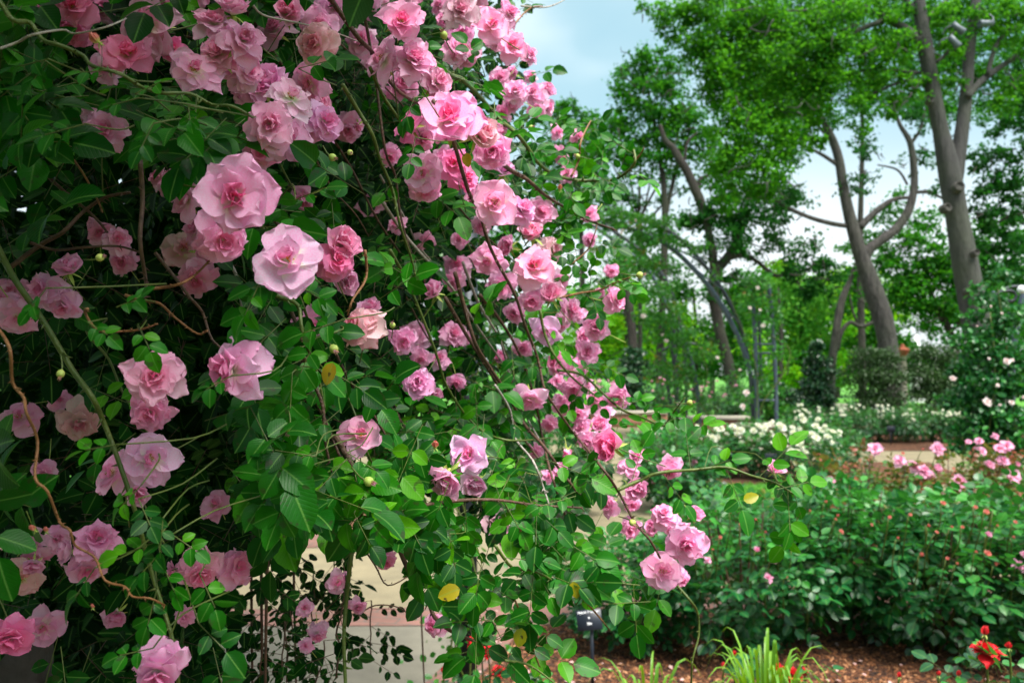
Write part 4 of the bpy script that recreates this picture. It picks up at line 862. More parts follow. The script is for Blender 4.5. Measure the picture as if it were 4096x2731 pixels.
SHADE = tree('shade_tree', 'tall tree with thick smooth grey trunk forking into two limbs', 'tree', 3985, 15.5,
     [[(3960, 1560, 160), (3930, 1400, 150), (3905, 1290, 140), (3860, 1050, 125), (3825, 850, 116), (3803, 720, 114), (3782, 610, 96), (3762, 520, 84), (3735, 380, 78), (3700, 180, 74), (3680, 40, 66), (3665, -150, 50)],
      [(3815, 800, 60), (3822, 690, 84), (3848, 520, 74), (3868, 340, 62), (3880, 180, 56), (3905, 0, 50), (3925, -150, 40)],
      [(3700, 190, 50), (3640, 130, 46), (3560, 80, 42), (3480, 45, 36), (3400, 0, 30), (3300, -30, 22)],
      [(3530, 85, 30), (3440, 120, 26), (3350, 175, 24), (3260, 215, 18), (3160, 250, 14), (3080, 310, 10)],
      [(3380, -10, 20), (3240, 40, 16), (3130, 50, 12), (3000, 110, 9)], [(3420, 50, 18), (3280, 60, 14), (3150, 120, 10), (3050, 180, 7)],
      [(3870, 390, 40), (3920, 330, 36), (4000, 270, 32), (4110, 200, 28)], [(3950, 300, 26), (3985, 180, 24), (4040, 120, 22), (4120, 60, 18)],
      [(3735, 250, 30), (3700, 290, 16), (3600, 285, 18), (3480, 280, 14), (3400, 300, 9)], [(3700, 320, 18), (3600, 330, 15), (3480, 380, 12), (3400, 410, 8)], [(3690, 60, 34), (3640, 20, 30), (3600, -40, 24)],
      [(3745, 250, 18), (3790, 210, 16), (3800, 160, 12)], [(3705, 100, 20), (3740, 40, 18), (3790, 0, 14)]],
     [(2590, 30, 60, 35, .5), (2690, 50, 90, 60), (2820, 40, 130, 80), (2700, 130, 60, 50, .6), (2800, 170, 110, 80), (2960, 120, 140, 100), (2860, 290, 120, 90), (3050, 260, 150, 110), (2950, 400, 130, 90), (3100, 420, 140, 110, 1, 1), (3000, 540, 150, 100), (3130, 560, 100, 90, .8), (2960, 660, 120, 90), (3060, 700, 90, 90),
      (3050, 30, 130, 80, .8), (3200, 100, 130, 100, .8), (3230, 260, 120, 100, .8), (3350, 60, 120, 70, .7), (3390, 200, 110, 90, .9), (3330, 330, 110, 70, .8), (3500, 190, 100, 80, .9), (3560, 60, 100, 70, .8), (3620, 180, 70, 70, .9), (3440, 420, 90, 50, .5), (3600, 400, 80, 60, .5),
      (3790, 70, 70, 70, .9), (3800, 180, 60, 70, .9), (3810, 330, 50, 60, .7), (3960, 60, 90, 60, 1.1), (4050, 160, 80, 70, .7), (4080, 40, 60, 60, 1.), (4000, 400, 80, 60, .5), (4090, 330, 60, 60, .7), (3270, 440, 90, 70, .8), (3500, 320, 90, 60, .8), (3640, 330, 60, 60, .7), (3430, 520, 60, 40, .5), (3240, 560, 70, 50, .7), (3300, 170, 100, 80, .8), (2900, 780, 90, 60, .8)], 'bark1', 'crown1', .09, 1.3, TG, thick=1.2, dd=.05, droop=.5)
for x, y, w_ in [(3838, 745, 40), (3790, 830, 34), (3722, 400, 22), (3905, 1010, 26), (3880, 1160, 24)]:
    b = Buf(); c = at(x, y, 15.5-.30); r_ = w_*.5*15.5/F; b.lathe([(0, 0), (r_*.55, -.012), (r_*.7, .01), (r_*.95, .03), (r_*1.1, 0), (r_*1.15, -.12)], (0, 0, 0), M['bark2'], 14)
    o = b.obj('knot', None); o.parent = SHADE; o.location = Vector(c)-SHADE.location; o.rotation_euler = (rad(80), 0, R.normal(0, .2))
tree('leaning_tree', 'rough barked leaning tree with Y fork over the dark round shrubs', 'tree', 3560, 21.0,
     [[(3560, 1500, 110), (3550, 1370, 104), (3530, 1270, 104), (3490, 1150, 96), (3450, 1040, 84), (3425, 960, 72), (3395, 850, 58), (3372, 740, 54), (3356, 640, 48), (3330, 560, 42), (3290, 480, 34), (3260, 410, 28), (3235, 340, 18)],
      [(3452, 1070, 44), (3475, 1000, 54), (3520, 965, 52), (3580, 920, 50), (3630, 850, 46), (3655, 760, 40), (3655, 670, 36), (3640, 570, 30), (3600, 500, 22), (3570, 420, 16)],
      [(3400, 905, 26), (3330, 895, 26), (3240, 870, 26), (3160, 835, 22), (3100, 800, 14)], [(3350, 660, 24), (3290, 620, 20), (3230, 590, 16), (3160, 560, 10)], [(3320, 560, 20), (3270, 500, 16), (3220, 440, 10)],
      [(3440, 910, 40), (3500, 850, 34), (3570, 800, 26), (3640, 790, 18)], [(3650, 770, 20), (3720, 770, 18), (3780, 800, 12)], [(3640, 580, 20), (3680, 520, 16), (3700, 440, 10)], [(3630, 740, 14), (3590, 680, 12), (3510, 660, 8)]],
     [(3190, 420, 90, 60, .6), (3120, 640, 90, 60, .7), (3200, 560, 80, 50, .6), (3350, 470, 100, 50, .6), (3450, 590, 60, 50, .7), (3470, 610, 50, 30, .8), (3600, 430, 80, 60, .6), (3690, 480, 60, 80, .7), (3420, 750, 60, 50, .9), (3480, 700, 40, 30, .8), (3600, 640, 30, 30, .4), (3700, 640, 60, 70, .7), (3720, 760, 50, 40, .6), (3170, 780, 90, 70, .8), (3120, 900, 70, 60, .9), (3230, 950, 60, 50, .5), (3100, 740, 80, 60)], 'bark2', 'crown2', .11, .62, TG, thick=1.1)
tree('spreading_tree', 'dark tree behind the metal arch with one long sagging low branch', 'tree', 2925, 25.0,
     [[(2930, 1560, 66), (2910, 1440, 62), (2880, 1330, 60), (2860, 1220, 60), (2852, 1140, 62), (2868, 1080, 58), (2910, 1030, 50), (2950, 960, 44), (2975, 880, 36), (2990, 800, 26)], [(2855, 1090, 44), (2850, 1010, 46), (2835, 930, 44), (2812, 850, 46), (2800, 800, 50), (2786, 770, 54), (2750, 690, 48), (2720, 640, 46), (2690, 590, 38), (2660, 560, 30), (2640, 500, 20)],
      [(2795, 790, 24), (2800, 720, 22), (2830, 700, 18), (2850, 640, 10)], [(2740, 640, 16), (2750, 570, 14), (2790, 530, 8)], [(2915, 1035, 24), (2970, 1022, 24), (3020, 1040, 22), (3070, 1080, 22), (3110, 1104, 20), (3160, 1090, 16), (3230, 1080, 10)]],
     [(2820, 880, 110, 60, 1), (2900, 850, 130, 80, 1), (2960, 960, 130, 80, .9), (3040, 850, 110, 90, 1), (3060, 1000, 110, 60, .7), (3180, 1000, 90, 60, .8), (3200, 1100, 70, 50, 1), (3290, 1060, 70, 50, 1.1), (3230, 1160, 50, 60, 1.1), (3310, 1120, 70, 60, 1.1), (2820, 1020, 70, 50, .8), (2760, 900, 70, 50, .8), (3000, 760, 110, 60, .9), (3130, 820, 80, 60, .9), (2940, 1110, 80, 40, .5), (2850, 1180, 50, 70, .5)], 'barkd', 'crown2', .13, .85, TG, thick=1.1)
tree('dense_tree', 'full dark green tree with highest rounded top against the open sky', 'tree', 2640, 27.0,
     [[(2640, 1560, 46), (2640, 1400, 44), (2650, 1200, 40), (2660, 900, 36), (2650, 700, 30), (2600, 400, 18), (2560, 260, 10)], [(2655, 900, 24), (2700, 700, 20), (2760, 520, 12)]],
     [(2550, 240, 80, 60, 1.1), (2620, 250, 90, 50, .9), (2520, 310, 80, 50, .9), (2600, 350, 130, 60, 1), (2490, 380, 60, 50, .9), (2690, 330, 80, 60, .8), (2560, 440, 110, 60, 1), (2680, 440, 110, 70, 1.), (2500, 500, 100, 70, 1), (2620, 550, 130, 70, 1.1), (2760, 480, 110, 80, 1), (2440, 590, 90, 70, 1), (2560, 640, 120, 60, 1), (2700, 640, 60, 70, .8), (2820, 600, 110, 80, 1), (2880, 700, 100, 70, 1), (2350, 680, 80, 70, 1), (2420, 740, 90, 50, .9), (2540, 700, 60, 50, .7)], 'barkd', 'crown3', .15, .95, TG, thick=.9, sub=.34)
tree('small_tree', 'low rounded green tree touching the pink climber against the sky', 'tree', 2330, 32.0,
     [[(2330, 1560, 40), (2330, 1200, 36), (2320, 800, 24), (2300, 520, 10)]],
     [(2290, 440, 70, 40, 1.1), (2240, 500, 80, 60, 1.1), (2340, 500, 80, 60, 1.1), (2290, 600, 110, 70, 1.1), (2200, 620, 80, 60, 1), (2380, 620, 60, 60, 1), (2260, 720, 110, 70, 1), (2330, 830, 90, 70, 1), (2230, 860, 80, 80, 1)], 'barkd', 'crown3', .17, 1.1, TG, thick=.8, sub=.36)
tree('vase_tree', 'slim many stemmed tree with upswept branches, behind the arch top', 'tree', 2560, 30.0,
     [[(2560, 1560, 26), (2560, 1100, 24), (2555, 900, 20), (2560, 700, 12), (2570, 560, 6)], [(2556, 900, 16), (2500, 760, 12), (2440, 640, 6)], [(2556, 880, 16), (2620, 760, 12), (2700, 640, 6)], [(2556, 930, 14), (2640, 830, 12), (2740, 740, 6)], [(2556, 920, 12), (2590, 780, 10), (2620, 620, 5)], [(2548, 860, 12), (2520, 700, 9), (2510, 560, 5)], [(2470, 950, 14), (2450, 800, 10), (2380, 690, 5)]],
     [(2440, 780, 60, 50, .7), (2520, 800, 60, 50, .5), (2640, 800, 50, 40, .45), (2660, 720, 70, 40, .5), (2740, 760, 50, 30, .4), (2420, 880, 60, 60, .8), (2500, 900, 60, 50, .6), (2600, 900, 60, 30, .4), (2700, 860, 50, 30, .5), (2570, 820, 40, 40, .4)], 'barkd', 'crown2', .13, .9, TG, thick=.8)
tree('bushy_tree', 'dark glossy tree with drooping crown between the two big grey trunks', 'tree', 3830, 24.0,
     [[(3830, 1500, 44), (3800, 1330, 40), (3730, 1200, 30), (3700, 1050, 20)], [(3790, 1340, 24), (3850, 1270, 20), (3900, 1180, 12)]],
     [(3640, 960, 80, 50, .8), (3720, 1000, 110, 70, 1), (3590, 1060, 90, 60, 1), (3700, 1110, 120, 70, 1.1), (3800, 1090, 90, 80, 1), (3640, 1180, 100, 70, 1.1), (3760, 1220, 110, 80, 1.1), (3700, 1300, 70, 40, 1), (3850, 1230, 70, 60, 1), (3590, 1140, 50, 50, .9), (3560, 990, 50, 40, .7)], 'barkd', 'crown3', .14, 1.15, TG, thick=.9, sub=.34)
tree('edge_tree', 'dark tree crown filling the right edge above the scroll arch', 'tree', 4180, 20.0,
     [[(4200, 1500, 60), (4190, 1100, 54), (4170, 700, 40), (4150, 400, 20)], [(4190, 840, 20), (4050, 860, 18), (3980, 890, 14), (3900, 850, 10)]],
     [(3960, 640, 90, 60, .8), (4060, 600, 80, 60, .7), (3980, 760, 90, 60, 1), (4080, 780, 70, 70, .6), (3930, 860, 70, 50, .9), (4040, 860, 80, 50, 1.), (3960, 960, 80, 60, .8), (4060, 980, 80, 60, .8), (3950, 1080, 60, 60, .8), (4070, 1100, 80, 80, 1), (3990, 500, 70, 50, .6), (4080, 480, 60, 60, .9), (4090, 250, 60, 60, .9), (4030, 700, 60, 50, .8), (4090, 380, 60, 60, .8)], 'barkd', 'crown2', .12, 1.2, TG, thick=1.)
tree('crooked_tree', 'thin crooked grey trunk with an arching side branch near the cone holly', 'tree', 3325, 26.0,
     [[(3322, 1560, 46), (3330, 1440, 44), (3348, 1300, 44), (3368, 1200, 38), (3400, 1120, 30), (3430, 1040, 16)], [(3350, 1400, 22), (3365, 1330, 24), (3400, 1290, 24), (3440, 1305, 24), (3480, 1295, 20), (3530, 1265, 14)], [(3430, 1290, 14), (3410, 1240, 12), (3400, 1180, 8)]],
     [(3400, 1080, 50, 40, .6), (3450, 1180, 40, 40, .3), (3380, 1000, 50, 40, .5)], 'bark2', 'crown3', .12, .8, TG, thick=.8)
tree('trunk_tree', 'stout short grey trunk behind the small dark glossy shrub', 'tree', 2535, 26.0,
     [[(2535, 1560, 62), (2533, 1400, 54), (2520, 1250, 48), (2500, 1100, 36), (2480, 950, 20)]], [(2480, 1000, 80, 60, .9), (2440, 1080, 60, 60, .8), (2540, 1040, 60, 50, .7)], 'barkd', 'crown3', .13, 1., TG, thick=.8)
tree('background_tree', 'tall dark tree filling the sky behind the two big grey trunks', 'tree', 3450, 31.0, [[(3450, 1500, 40), (3440, 1000, 34), (3450, 500, 20), (3430, 200, 10)]],
     [(x+R.normal(0, 30), y+R.normal(0, 20), 130, 70, .75) for x in range(2960, 4150, 150) for y in (40, 170, 300, 410) if not (y > 380 and 3450 < x < 3650)], 'barkd', 'crown3', .15, 1.15, TG, thick=.7, sub=.4)
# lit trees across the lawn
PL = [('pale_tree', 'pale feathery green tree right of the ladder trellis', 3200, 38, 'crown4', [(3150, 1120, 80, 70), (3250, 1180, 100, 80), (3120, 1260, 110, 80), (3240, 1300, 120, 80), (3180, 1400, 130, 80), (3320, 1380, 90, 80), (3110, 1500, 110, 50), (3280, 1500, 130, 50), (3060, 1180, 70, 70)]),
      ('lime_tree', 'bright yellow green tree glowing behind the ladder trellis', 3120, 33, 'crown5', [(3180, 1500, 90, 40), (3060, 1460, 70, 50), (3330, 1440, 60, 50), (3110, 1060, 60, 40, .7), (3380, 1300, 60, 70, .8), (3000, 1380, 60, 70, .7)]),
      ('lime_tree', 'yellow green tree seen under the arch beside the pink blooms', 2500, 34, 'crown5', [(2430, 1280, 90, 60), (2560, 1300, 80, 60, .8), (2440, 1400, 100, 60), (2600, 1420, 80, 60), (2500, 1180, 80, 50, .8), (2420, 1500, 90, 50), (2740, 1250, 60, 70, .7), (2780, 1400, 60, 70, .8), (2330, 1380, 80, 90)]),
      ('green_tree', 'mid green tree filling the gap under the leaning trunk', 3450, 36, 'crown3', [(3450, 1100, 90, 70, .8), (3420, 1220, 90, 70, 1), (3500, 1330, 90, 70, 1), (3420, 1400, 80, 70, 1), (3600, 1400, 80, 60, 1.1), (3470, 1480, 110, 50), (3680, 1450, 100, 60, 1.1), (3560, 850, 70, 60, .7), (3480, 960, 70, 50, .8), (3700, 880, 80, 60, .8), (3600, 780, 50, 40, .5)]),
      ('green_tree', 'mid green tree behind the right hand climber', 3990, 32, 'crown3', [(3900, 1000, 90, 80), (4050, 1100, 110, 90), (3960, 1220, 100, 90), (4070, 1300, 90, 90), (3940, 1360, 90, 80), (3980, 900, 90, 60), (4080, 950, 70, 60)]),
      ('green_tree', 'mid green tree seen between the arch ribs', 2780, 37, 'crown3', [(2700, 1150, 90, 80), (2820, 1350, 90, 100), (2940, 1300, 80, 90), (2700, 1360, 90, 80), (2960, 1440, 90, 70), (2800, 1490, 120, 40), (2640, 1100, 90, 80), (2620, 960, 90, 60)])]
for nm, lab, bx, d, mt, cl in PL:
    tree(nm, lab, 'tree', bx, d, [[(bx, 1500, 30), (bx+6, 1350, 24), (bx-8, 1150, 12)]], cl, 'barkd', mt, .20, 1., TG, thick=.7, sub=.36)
# hedge of trees that closes the garden far behind (also seen through the climber)
for i, (x, lab) in enumerate([(900, 'far dark green tree glimpsed low through the climber, leftmost'), (1350, 'far green tree glimpsed above the lawn through the climber'), (1850, 'far green tree glimpsed behind the canes of the climber')]):
    tree('background_tree', lab, 'tree', x, 30, [[(x, 1500, 50), (x, 1200, 30)]], [(x+R.normal(0, 170), 1480-95*k, 230, 110, .7) for k in range(8)], 'barkd', 'crown3', .24, .9, 'far trees behind the climber', thick=.6)
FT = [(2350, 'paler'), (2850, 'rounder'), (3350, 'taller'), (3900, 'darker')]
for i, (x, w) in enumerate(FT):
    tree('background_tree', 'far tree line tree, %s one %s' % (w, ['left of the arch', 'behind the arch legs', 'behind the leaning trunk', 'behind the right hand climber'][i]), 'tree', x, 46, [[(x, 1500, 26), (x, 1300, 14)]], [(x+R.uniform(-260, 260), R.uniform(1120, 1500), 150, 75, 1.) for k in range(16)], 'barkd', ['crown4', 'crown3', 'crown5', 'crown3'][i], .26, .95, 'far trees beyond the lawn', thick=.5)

# ------------------------------------------------------------------ shrubs
def shrub(name, label, cat, bx, d, cl, leafm, leaf, dens=1.2, group=None, stems=5, **kw):
    t = thing(name, label, cat, base(bx, d), group); b = Buf(); by = 1480+5098/d
    for k in range(stems):
        c = cl[k % len(cl)]; P = [at(bx+R.normal(0, 6), by, d), at((bx+c[0])/2+R.normal(0, 8), (by+c[1])/2, d), at(c[0]+R.normal(0, c[2]*.3), c[1], d)]; b.tube(P, [.02, .015, .006], M['barkd'], 6, 3)
    keep(b.obj('stem', None), t); b = Buf(); clumps(b, cl, d, M[leafm], leaf, dens, **kw); keep(b.obj('foliage', None), t); return t
shrub('cone_holly', 'cone shaped dark glossy holly left of the two round shrubs', 'shrub', 3270, 20, [(3272, 1385, 22, 30, 1.3), (3270, 1430, 40, 35, 1.3), (3272, 1490, 58, 40, 1.3), (3262, 1550, 72, 40, 1.3), (3262, 1610, 88, 40, 1.3), (3262, 1665, 96, 40, 1.3)], 'holly', .085, 1.5, sub=.3, proto=LEAFM)
shrub('round_shrub', 'dark olive round shrub in front of the leaning trunk', 'shrub', 3500, 19.5, [(3470, 1420, 70, 40, 1), (3540, 1430, 70, 40, 1), (3450, 1500, 80, 50, 1), (3540, 1510, 80, 50, 1.1), (3480, 1590, 90, 50, 1), (3560, 1600, 60, 50, 1), (3440, 1640, 60, 40, .6)], 'shrub', .06, 1.2, 'dark round shrubs', sub=.34)
shrub('round_shrub', 'dark round shrub right of the terracotta urn', 'shrub', 3730, 19.5, [(3700, 1410, 60, 40, 1), (3760, 1420, 60, 40, 1), (3690, 1490, 70, 50, 1), (3780, 1490, 70, 50, 1), (3700, 1570, 80, 50, 1.1), (3790, 1570, 70, 50, 1), (3730, 1640, 90, 40, .8)], 'shrub', .06, 1.3, 'dark round shrubs', sub=.34)
shrub('glossy_shrub', 'small dark glossy rounded shrub in front of the stout trunk', 'shrub', 2535, 23, [(2535, 1420, 40, 30, 1.2), (2510, 1460, 45, 35, 1.2), (2560, 1470, 45, 35, 1.2), (2530, 1520, 60, 40, 1.2), (2535, 1580, 60, 40, 1.)], 'holly', .09, 1.4, sub=.3, proto=LEAFM)
shrub('low_shrub', 'low green shrub between ladder trellis and cone holly', 'shrub', 3150, 21, [(3130, 1570, 50, 40), (3190, 1600, 50, 40), (3130, 1640, 60, 40), (3190, 1660, 50, 30)], 'holly', .08, 1.3, sub=.34, proto=LEAFM)
shrub('low_shrub', 'low bright green shrub under the ladder trellis', 'shrub', 3090, 17.8, [(3080, 1560, 50, 40, .8), (3060, 1620, 60, 40, .9), (3120, 1640, 50, 40, .9), (3070, 1690, 60, 30, .8)], 'archleaf', .07, 1.1, sub=.34, proto=LEAFM)
# climbers on the arches
def arch_rose(label, bx, d, cl, flowers, leaf=.085, dens=.8, mat='archleaf', cat='climbing plant', stems=()):
    t = thing('arch_rose', label, cat, base(bx, d), 'roses climbing on metal arches'); b = Buf(); clumps(b, cl, d, M[mat], leaf, dens*(1.25 if d < 10 else .62), proto=LEAFM, sub=.4); keep(b.obj('foliage', None), t)
    b = Buf()
    for s in stems: b.tube([at(x, y, d-.1) for x, y in s], [.00075*d]*len(s), M['cane_g'], 5, 4)
    if stems: keep(b.obj('cane', None), t)
    for x, y, s in flowers:
        o = link('bloom', BLUSH[int(R.integers(len(BLUSH)))], t); dd_ = d-.25-R.random()*.2; o.matrix_world = Matrix.Translation(Vector(at(x, y, dd_))-t.location)@aim((R.normal(0, .3), -1, .4), R.random()*6).to_4x4()@Matrix.Scale(s*1.1*dd_/F, 4)
    return t
BLUSH = [bloom_mesh('blush_petals', k, 400+i, M['petal_blush'], True) for i, k in enumerate(['full', 'cup', 'open'])]
arch_rose('loose blush climber draped over the top of the tall metal arch', 3036, 17.25, [(2440, 850, 110, 40, .8), (2540, 880, 90, 50, 1), (2640, 900, 90, 40, .9), (2560, 960, 90, 50, .8), (2700, 950, 80, 40, .7), (2620, 1040, 80, 50, .6), (2780, 1000, 60, 40, .6), (2850, 1080, 50, 40, .4), (2560, 1060, 70, 50, .6), (2960, 1240, 30, 50, .4), (3000, 1350, 30, 50, .4), (3030, 1480, 40, 50, .6), (2960, 1500, 50, 50, .6), (2980, 1590, 50, 40, .6), (3060, 1560, 40, 50, .5)],
          [(2542, 883, 14), (2485, 933, 18), (2490, 920, 12), (2985, 1570, 26), (2970, 1625, 24), (2960, 1480, 16), (2870, 1430, 14)], stems=[[(3020, 1780), (3030, 1600), (3020, 1450), (2960, 1290), (2890, 1120), (2790, 990)], [(3090, 1780), (3040, 1640), (3130, 1500), (3160, 1400), (3080, 1340)]])
arch_rose('green climber sprawling over the arch ribs beside the pink climber', 2745, 19.0, [(2450, 1000, 90, 60, .8), (2480, 1100, 80, 60, .8), (2560, 1150, 80, 50, .8), (2640, 1190, 70, 50, .9), (2600, 1260, 80, 50, 1), (2700, 1260, 70, 50, 1), (2740, 1330, 70, 50, 1), (2640, 1340, 60, 40, .8), (2800, 1400, 60, 50, .8), (2720, 1430, 60, 50, .8), (2640, 1470, 60, 50, .8), (2780, 1500, 60, 50, .7), (2700, 1540, 50, 50, .6), (2810, 1600, 40, 40, .5), (2740, 1620, 50, 40, .4), (2650, 1740, 40, 30, .5), (2400, 1180, 70, 60, .8)],
          [(2574, 1265, 24), (2665, 1365, 24), (2650, 1340, 14), (2718, 1617, 22), (2725, 1680, 24), (2560, 1172, 12)], stems=[[(2830, 1780), (2790, 1650), (2830, 1500), (2790, 1380), (2720, 1280), (2640, 1200)], [(2850, 1720), (2820, 1640), (2700, 1480), (2600, 1400)]])
arch_rose('light green climber covering the top of the ladder trellis', 3050, 16.9, [(3010, 1130, 50, 40, .8), (3070, 1160, 60, 50, .8), (3020, 1220, 50, 50, .6), (3110, 1250, 40, 50, .6), (3060, 1300, 50, 50, .5), (3000, 1180, 40, 40, .7), (3100, 1400, 40, 60, .4)], [(3031, 1152, 16), (3053, 1302, 20), (3000, 1232, 14), (3040, 1240, 12)])
t = arch_rose('tall leafy climber with blush white blooms, along the right edge', 3960, 7.9, [(4010, 1090, 50, 40, .4), (3950, 1180, 60, 50, .6), (4040, 1230, 50, 50, .6), (3900, 1270, 50, 50, .5), (4000, 1310, 90, 60, 1), (3880, 1370, 80, 50, .9), (3960, 1420, 100, 60, 1.2), (4070, 1440, 70, 60, 1), (3850, 1470, 80, 50, .8), (3950, 1530, 110, 60, 1.2), (4070, 1560, 80, 60, 1.1), (3860, 1590, 90, 60, 1), (3980, 1650, 110, 60, 1.1), (4080, 1680, 80, 60, 1), (3880, 1710, 100, 50, 1.1), (4010, 1760, 110, 50, 1), (3900, 1800, 110, 50, 1), (4060, 1850, 90, 50, .9)],
              [(3808, 1516, 34), (3947, 1608, 36), (4028, 1445, 30), (4046, 1610, 22), (4094, 1590, 22), (4000, 1620, 16), (4050, 1440, 14), (3963, 1226, 14), (4005, 1254, 16), (3908, 1305, 11), (3990, 1541, 16), (3956, 1434, 12)], .055, 1., 'bushleaf', stems=[[(3960, 2150), (3950, 1800), (3980, 1500), (3960, 1250)], [(4040, 2150), (4060, 1700), (4020, 1350), (3990, 1150)]])

# ------------------------------------------------------------------ rose bushes
def bush_proto(seed, h, w, n, mat, L=(.09, .13), size=.42, top=.0, proto=None):
    global R
    keepR = R; R = np.random.default_rng(seed)
    b = Buf(); m = int(n*1.4); q = unit(R.normal(size=(m, 3)))*(R.random((m, 1))**.33); P = q*np.array([w/2, w/2, h*.42])+np.array([0, 0, h*.56])
    P[:, 2] += .05*np.sin(P[:, 0]*17)+.04*np.cos(P[:, 1]*13+1); keepm = (np.linalg.norm(q, axis=1) > .45) | (R.random(m) < .4); P = P[keepm][:n]; q = q[keepm][:n]
    D = q*np.array([1, 1, .4])+R.normal(0, .4, q.shape); Nn = R.normal(0, .35, q.shape)+np.array([0, 0, 1.])+q*.4
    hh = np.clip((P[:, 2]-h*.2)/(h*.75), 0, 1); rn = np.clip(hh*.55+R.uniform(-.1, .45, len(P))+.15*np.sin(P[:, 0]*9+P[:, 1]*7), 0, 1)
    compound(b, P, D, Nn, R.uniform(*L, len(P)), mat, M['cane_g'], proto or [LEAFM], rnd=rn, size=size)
    fol_ = b.mesh('foliage'); b = Buf()
    for k in range(11):
        a = R.uniform(0, 6.28); r_ = R.uniform(.15, .9)*w/2; P2 = [(.03*math.cos(a), .03*math.sin(a), 0), (r_*.4*math.cos(a), r_*.4*math.sin(a), h*.35), (r_*.8*math.cos(a), r_*.8*math.sin(a), h*.7), (r_*math.cos(a), r_*math.sin(a), h*R.uniform(.9, 1.05))]
        b.tube(P2, [.010, .008, .006, .003], M['cane_g'] if k % 2 else M['cane_b'], 6, 3)
    st = b.mesh('stems'); R = keepR; return fol_, st
FB = [bush_proto(11, .95, 1.05, 600, M['bushleaf'], (.13, .17)), bush_proto(12, .9, 1.0, 560, M['bushleaf'], (.13, .17))]
RB = [bush_proto(13, .85, 1.0, 520, M['redleaf'], (.10, .14)), bush_proto(14, .8, 1.0, 500, M['redleaf'], (.10, .14))]
WB = [bush_proto(15, .75, 1.0, 560, M['whiteleaf'], (.09, .13)), bush_proto(16, .72, 1.0, 540, M['whiteleaf'], (.09, .13))]
def bset(mat, s): return [bloom_mesh('petals', k, s+i, mat, True) for i, k in enumerate(['full', 'cup', 'open'])]
FL = dict(pink=bset(M['petal_rose'], 500), coral=[bloom_mesh('petals', 'bud', 520, M['petal_coral'], True), bloom_mesh('petals', 'cup', 521, M['petal_coral'], True)], white=bset(M['petal_white'], 540), red=[bloom_mesh('petals', 'double', 560, M['petal_red']), bloom_mesh('petals', 'full', 561, M['petal_red'])], redbud=[bloom_mesh('petals', 'bud', 565, M['petal_red'])])
BUSH = []
def rose_bush(label, x, y, protos, i, scale, group, name='rose_bush'):
    sx = scale if not np.isscalar(scale) else (scale,)*3
    t = thing(name, label, 'rose bush', (x, y, 0), group); rz = R.random()*6.28
    f = link('foliage', protos[i % len(protos)][0], t); f.rotation_euler = (0, 0, rz); f.scale = sx; s = link('stems', protos[i % len(protos)][1], t); s.rotation_euler = (0, 0, rz); s.scale = sx
    BUSH.append((t, x, y, sx)); return t
def flower(x, y, s, kind, set_, bud=False, d=None, up=.7):
    """flower seen at photo position x,y: goes to the nearest bush of the set, standing on its front or top"""
    best = min(set_, key=lambda q: abs(at(x, y, q[2])[0]-q[1])+.15*abs(at(x, y, q[2])[2]-.9*q[3][2])); t = best[0]; dd_ = best[2]-(.52 if set_ is SA else .30) if d is None else d
    p = at(x, y, dd_); o = link('bud' if bud else 'bloom', FL[kind][int(R.integers(len(FL[kind])))], t)
    o.matrix_world = Matrix.Translation(Vector(p)-t.location)@aim((R.normal(0, .3), -.7, up), R.random()*6).to_4x4()@Matrix.Scale(s*1.1*dd_/F, 4)
    if dd_ < 9:
        b = Buf(); q = np.array(p)-np.array(t.location); b.tube([q+np.array([0, .02, -.01]), q+np.array([R.normal(0, .01), .05, -.10]), q+np.array([R.normal(0, .02), .12, -.24])], [.003, .003, .004], M['cane_g'], 5, 2); b.obj('flower_stem', t)
G1, G2, G3, G4_ = 'rose bushes in the front mulch bed', 'rose bushes with reddish young leaves', 'white rose bushes', 'yellow budded white roses in a hedge row'
s0 = len(BUSH)
for i, (px, d, sc_, lab) in enumerate([(2500, 4.75, (.8, .7, .62), 'low sparse rose bush just right of the black plant label'), (2960, 4.65, (1.05, .9, .90), 'deep green rose bush behind the big daylily clump'), (3340, 4.95, (.95, .8, .95), 'deep green rose bush with coral buds over the gap in the bed'), (3710, 4.6, (1.1, .9, .92), 'broad deep green rose bush with arching low shoots'), (4090, 4.65, (1.05, .9, .92), 'deep green rose bush at the right edge behind the red rose')]):
    rose_bush(lab, at(px, 1480, d)[0], d, FB, i, sc_, G1)
SA = BUSH[s0:]; s0 = len(BUSH)
for i, (px, d, sc_, lab) in enumerate([(2860, 6.6, (1., 1, .50), 'low green rose bush behind the hanging spray tip'), (3160, 6.9, (1., 1, .62), 'reddish leaved bush nearest the small patch of lawn'), (3430, 7.0, (1.1, 1., .95), 'bronze leaved bush with a pink bloom cluster above'), (3780, 7.1, (1.1, 1, 1.0), 'reddish leaved bush with large pink blooms on tall stems'), (4110, 7.2, (1.1, 1, 1.02), 'reddish leaved pink rose bush at the right edge')]):
    rose_bush(lab, at(px, 1480, d)[0], d, RB if i else FB, i, sc_, G2)
SB = BUSH[s0:]; s0 = len(BUSH)
for i, (px, d, sc_, lab) in enumerate([(2640, 12.3, (1.1, 1, 1.0), 'white rose bush leftmost in front of the brick wall'), (2820, 12.1, (1.1, 1, 1.0), 'white rose bush in front of the pale kerb'), (3000, 12.0, (1.1, 1, 1.02), 'white rose bush below the nearest brick wall block'), (3190, 11.5, (1.1, 1, 1.22), 'fullest white rose bush at the right end of its row'), (3330, 12.3, (.9, 1, 1.0), 'white rose bush partly hidden at the row end by the mulch')]):
    rose_bush(lab, at(px, 1480, d)[0], d, WB, i, sc_, G3)
SC = BUSH[s0:]; s0 = len(BUSH)
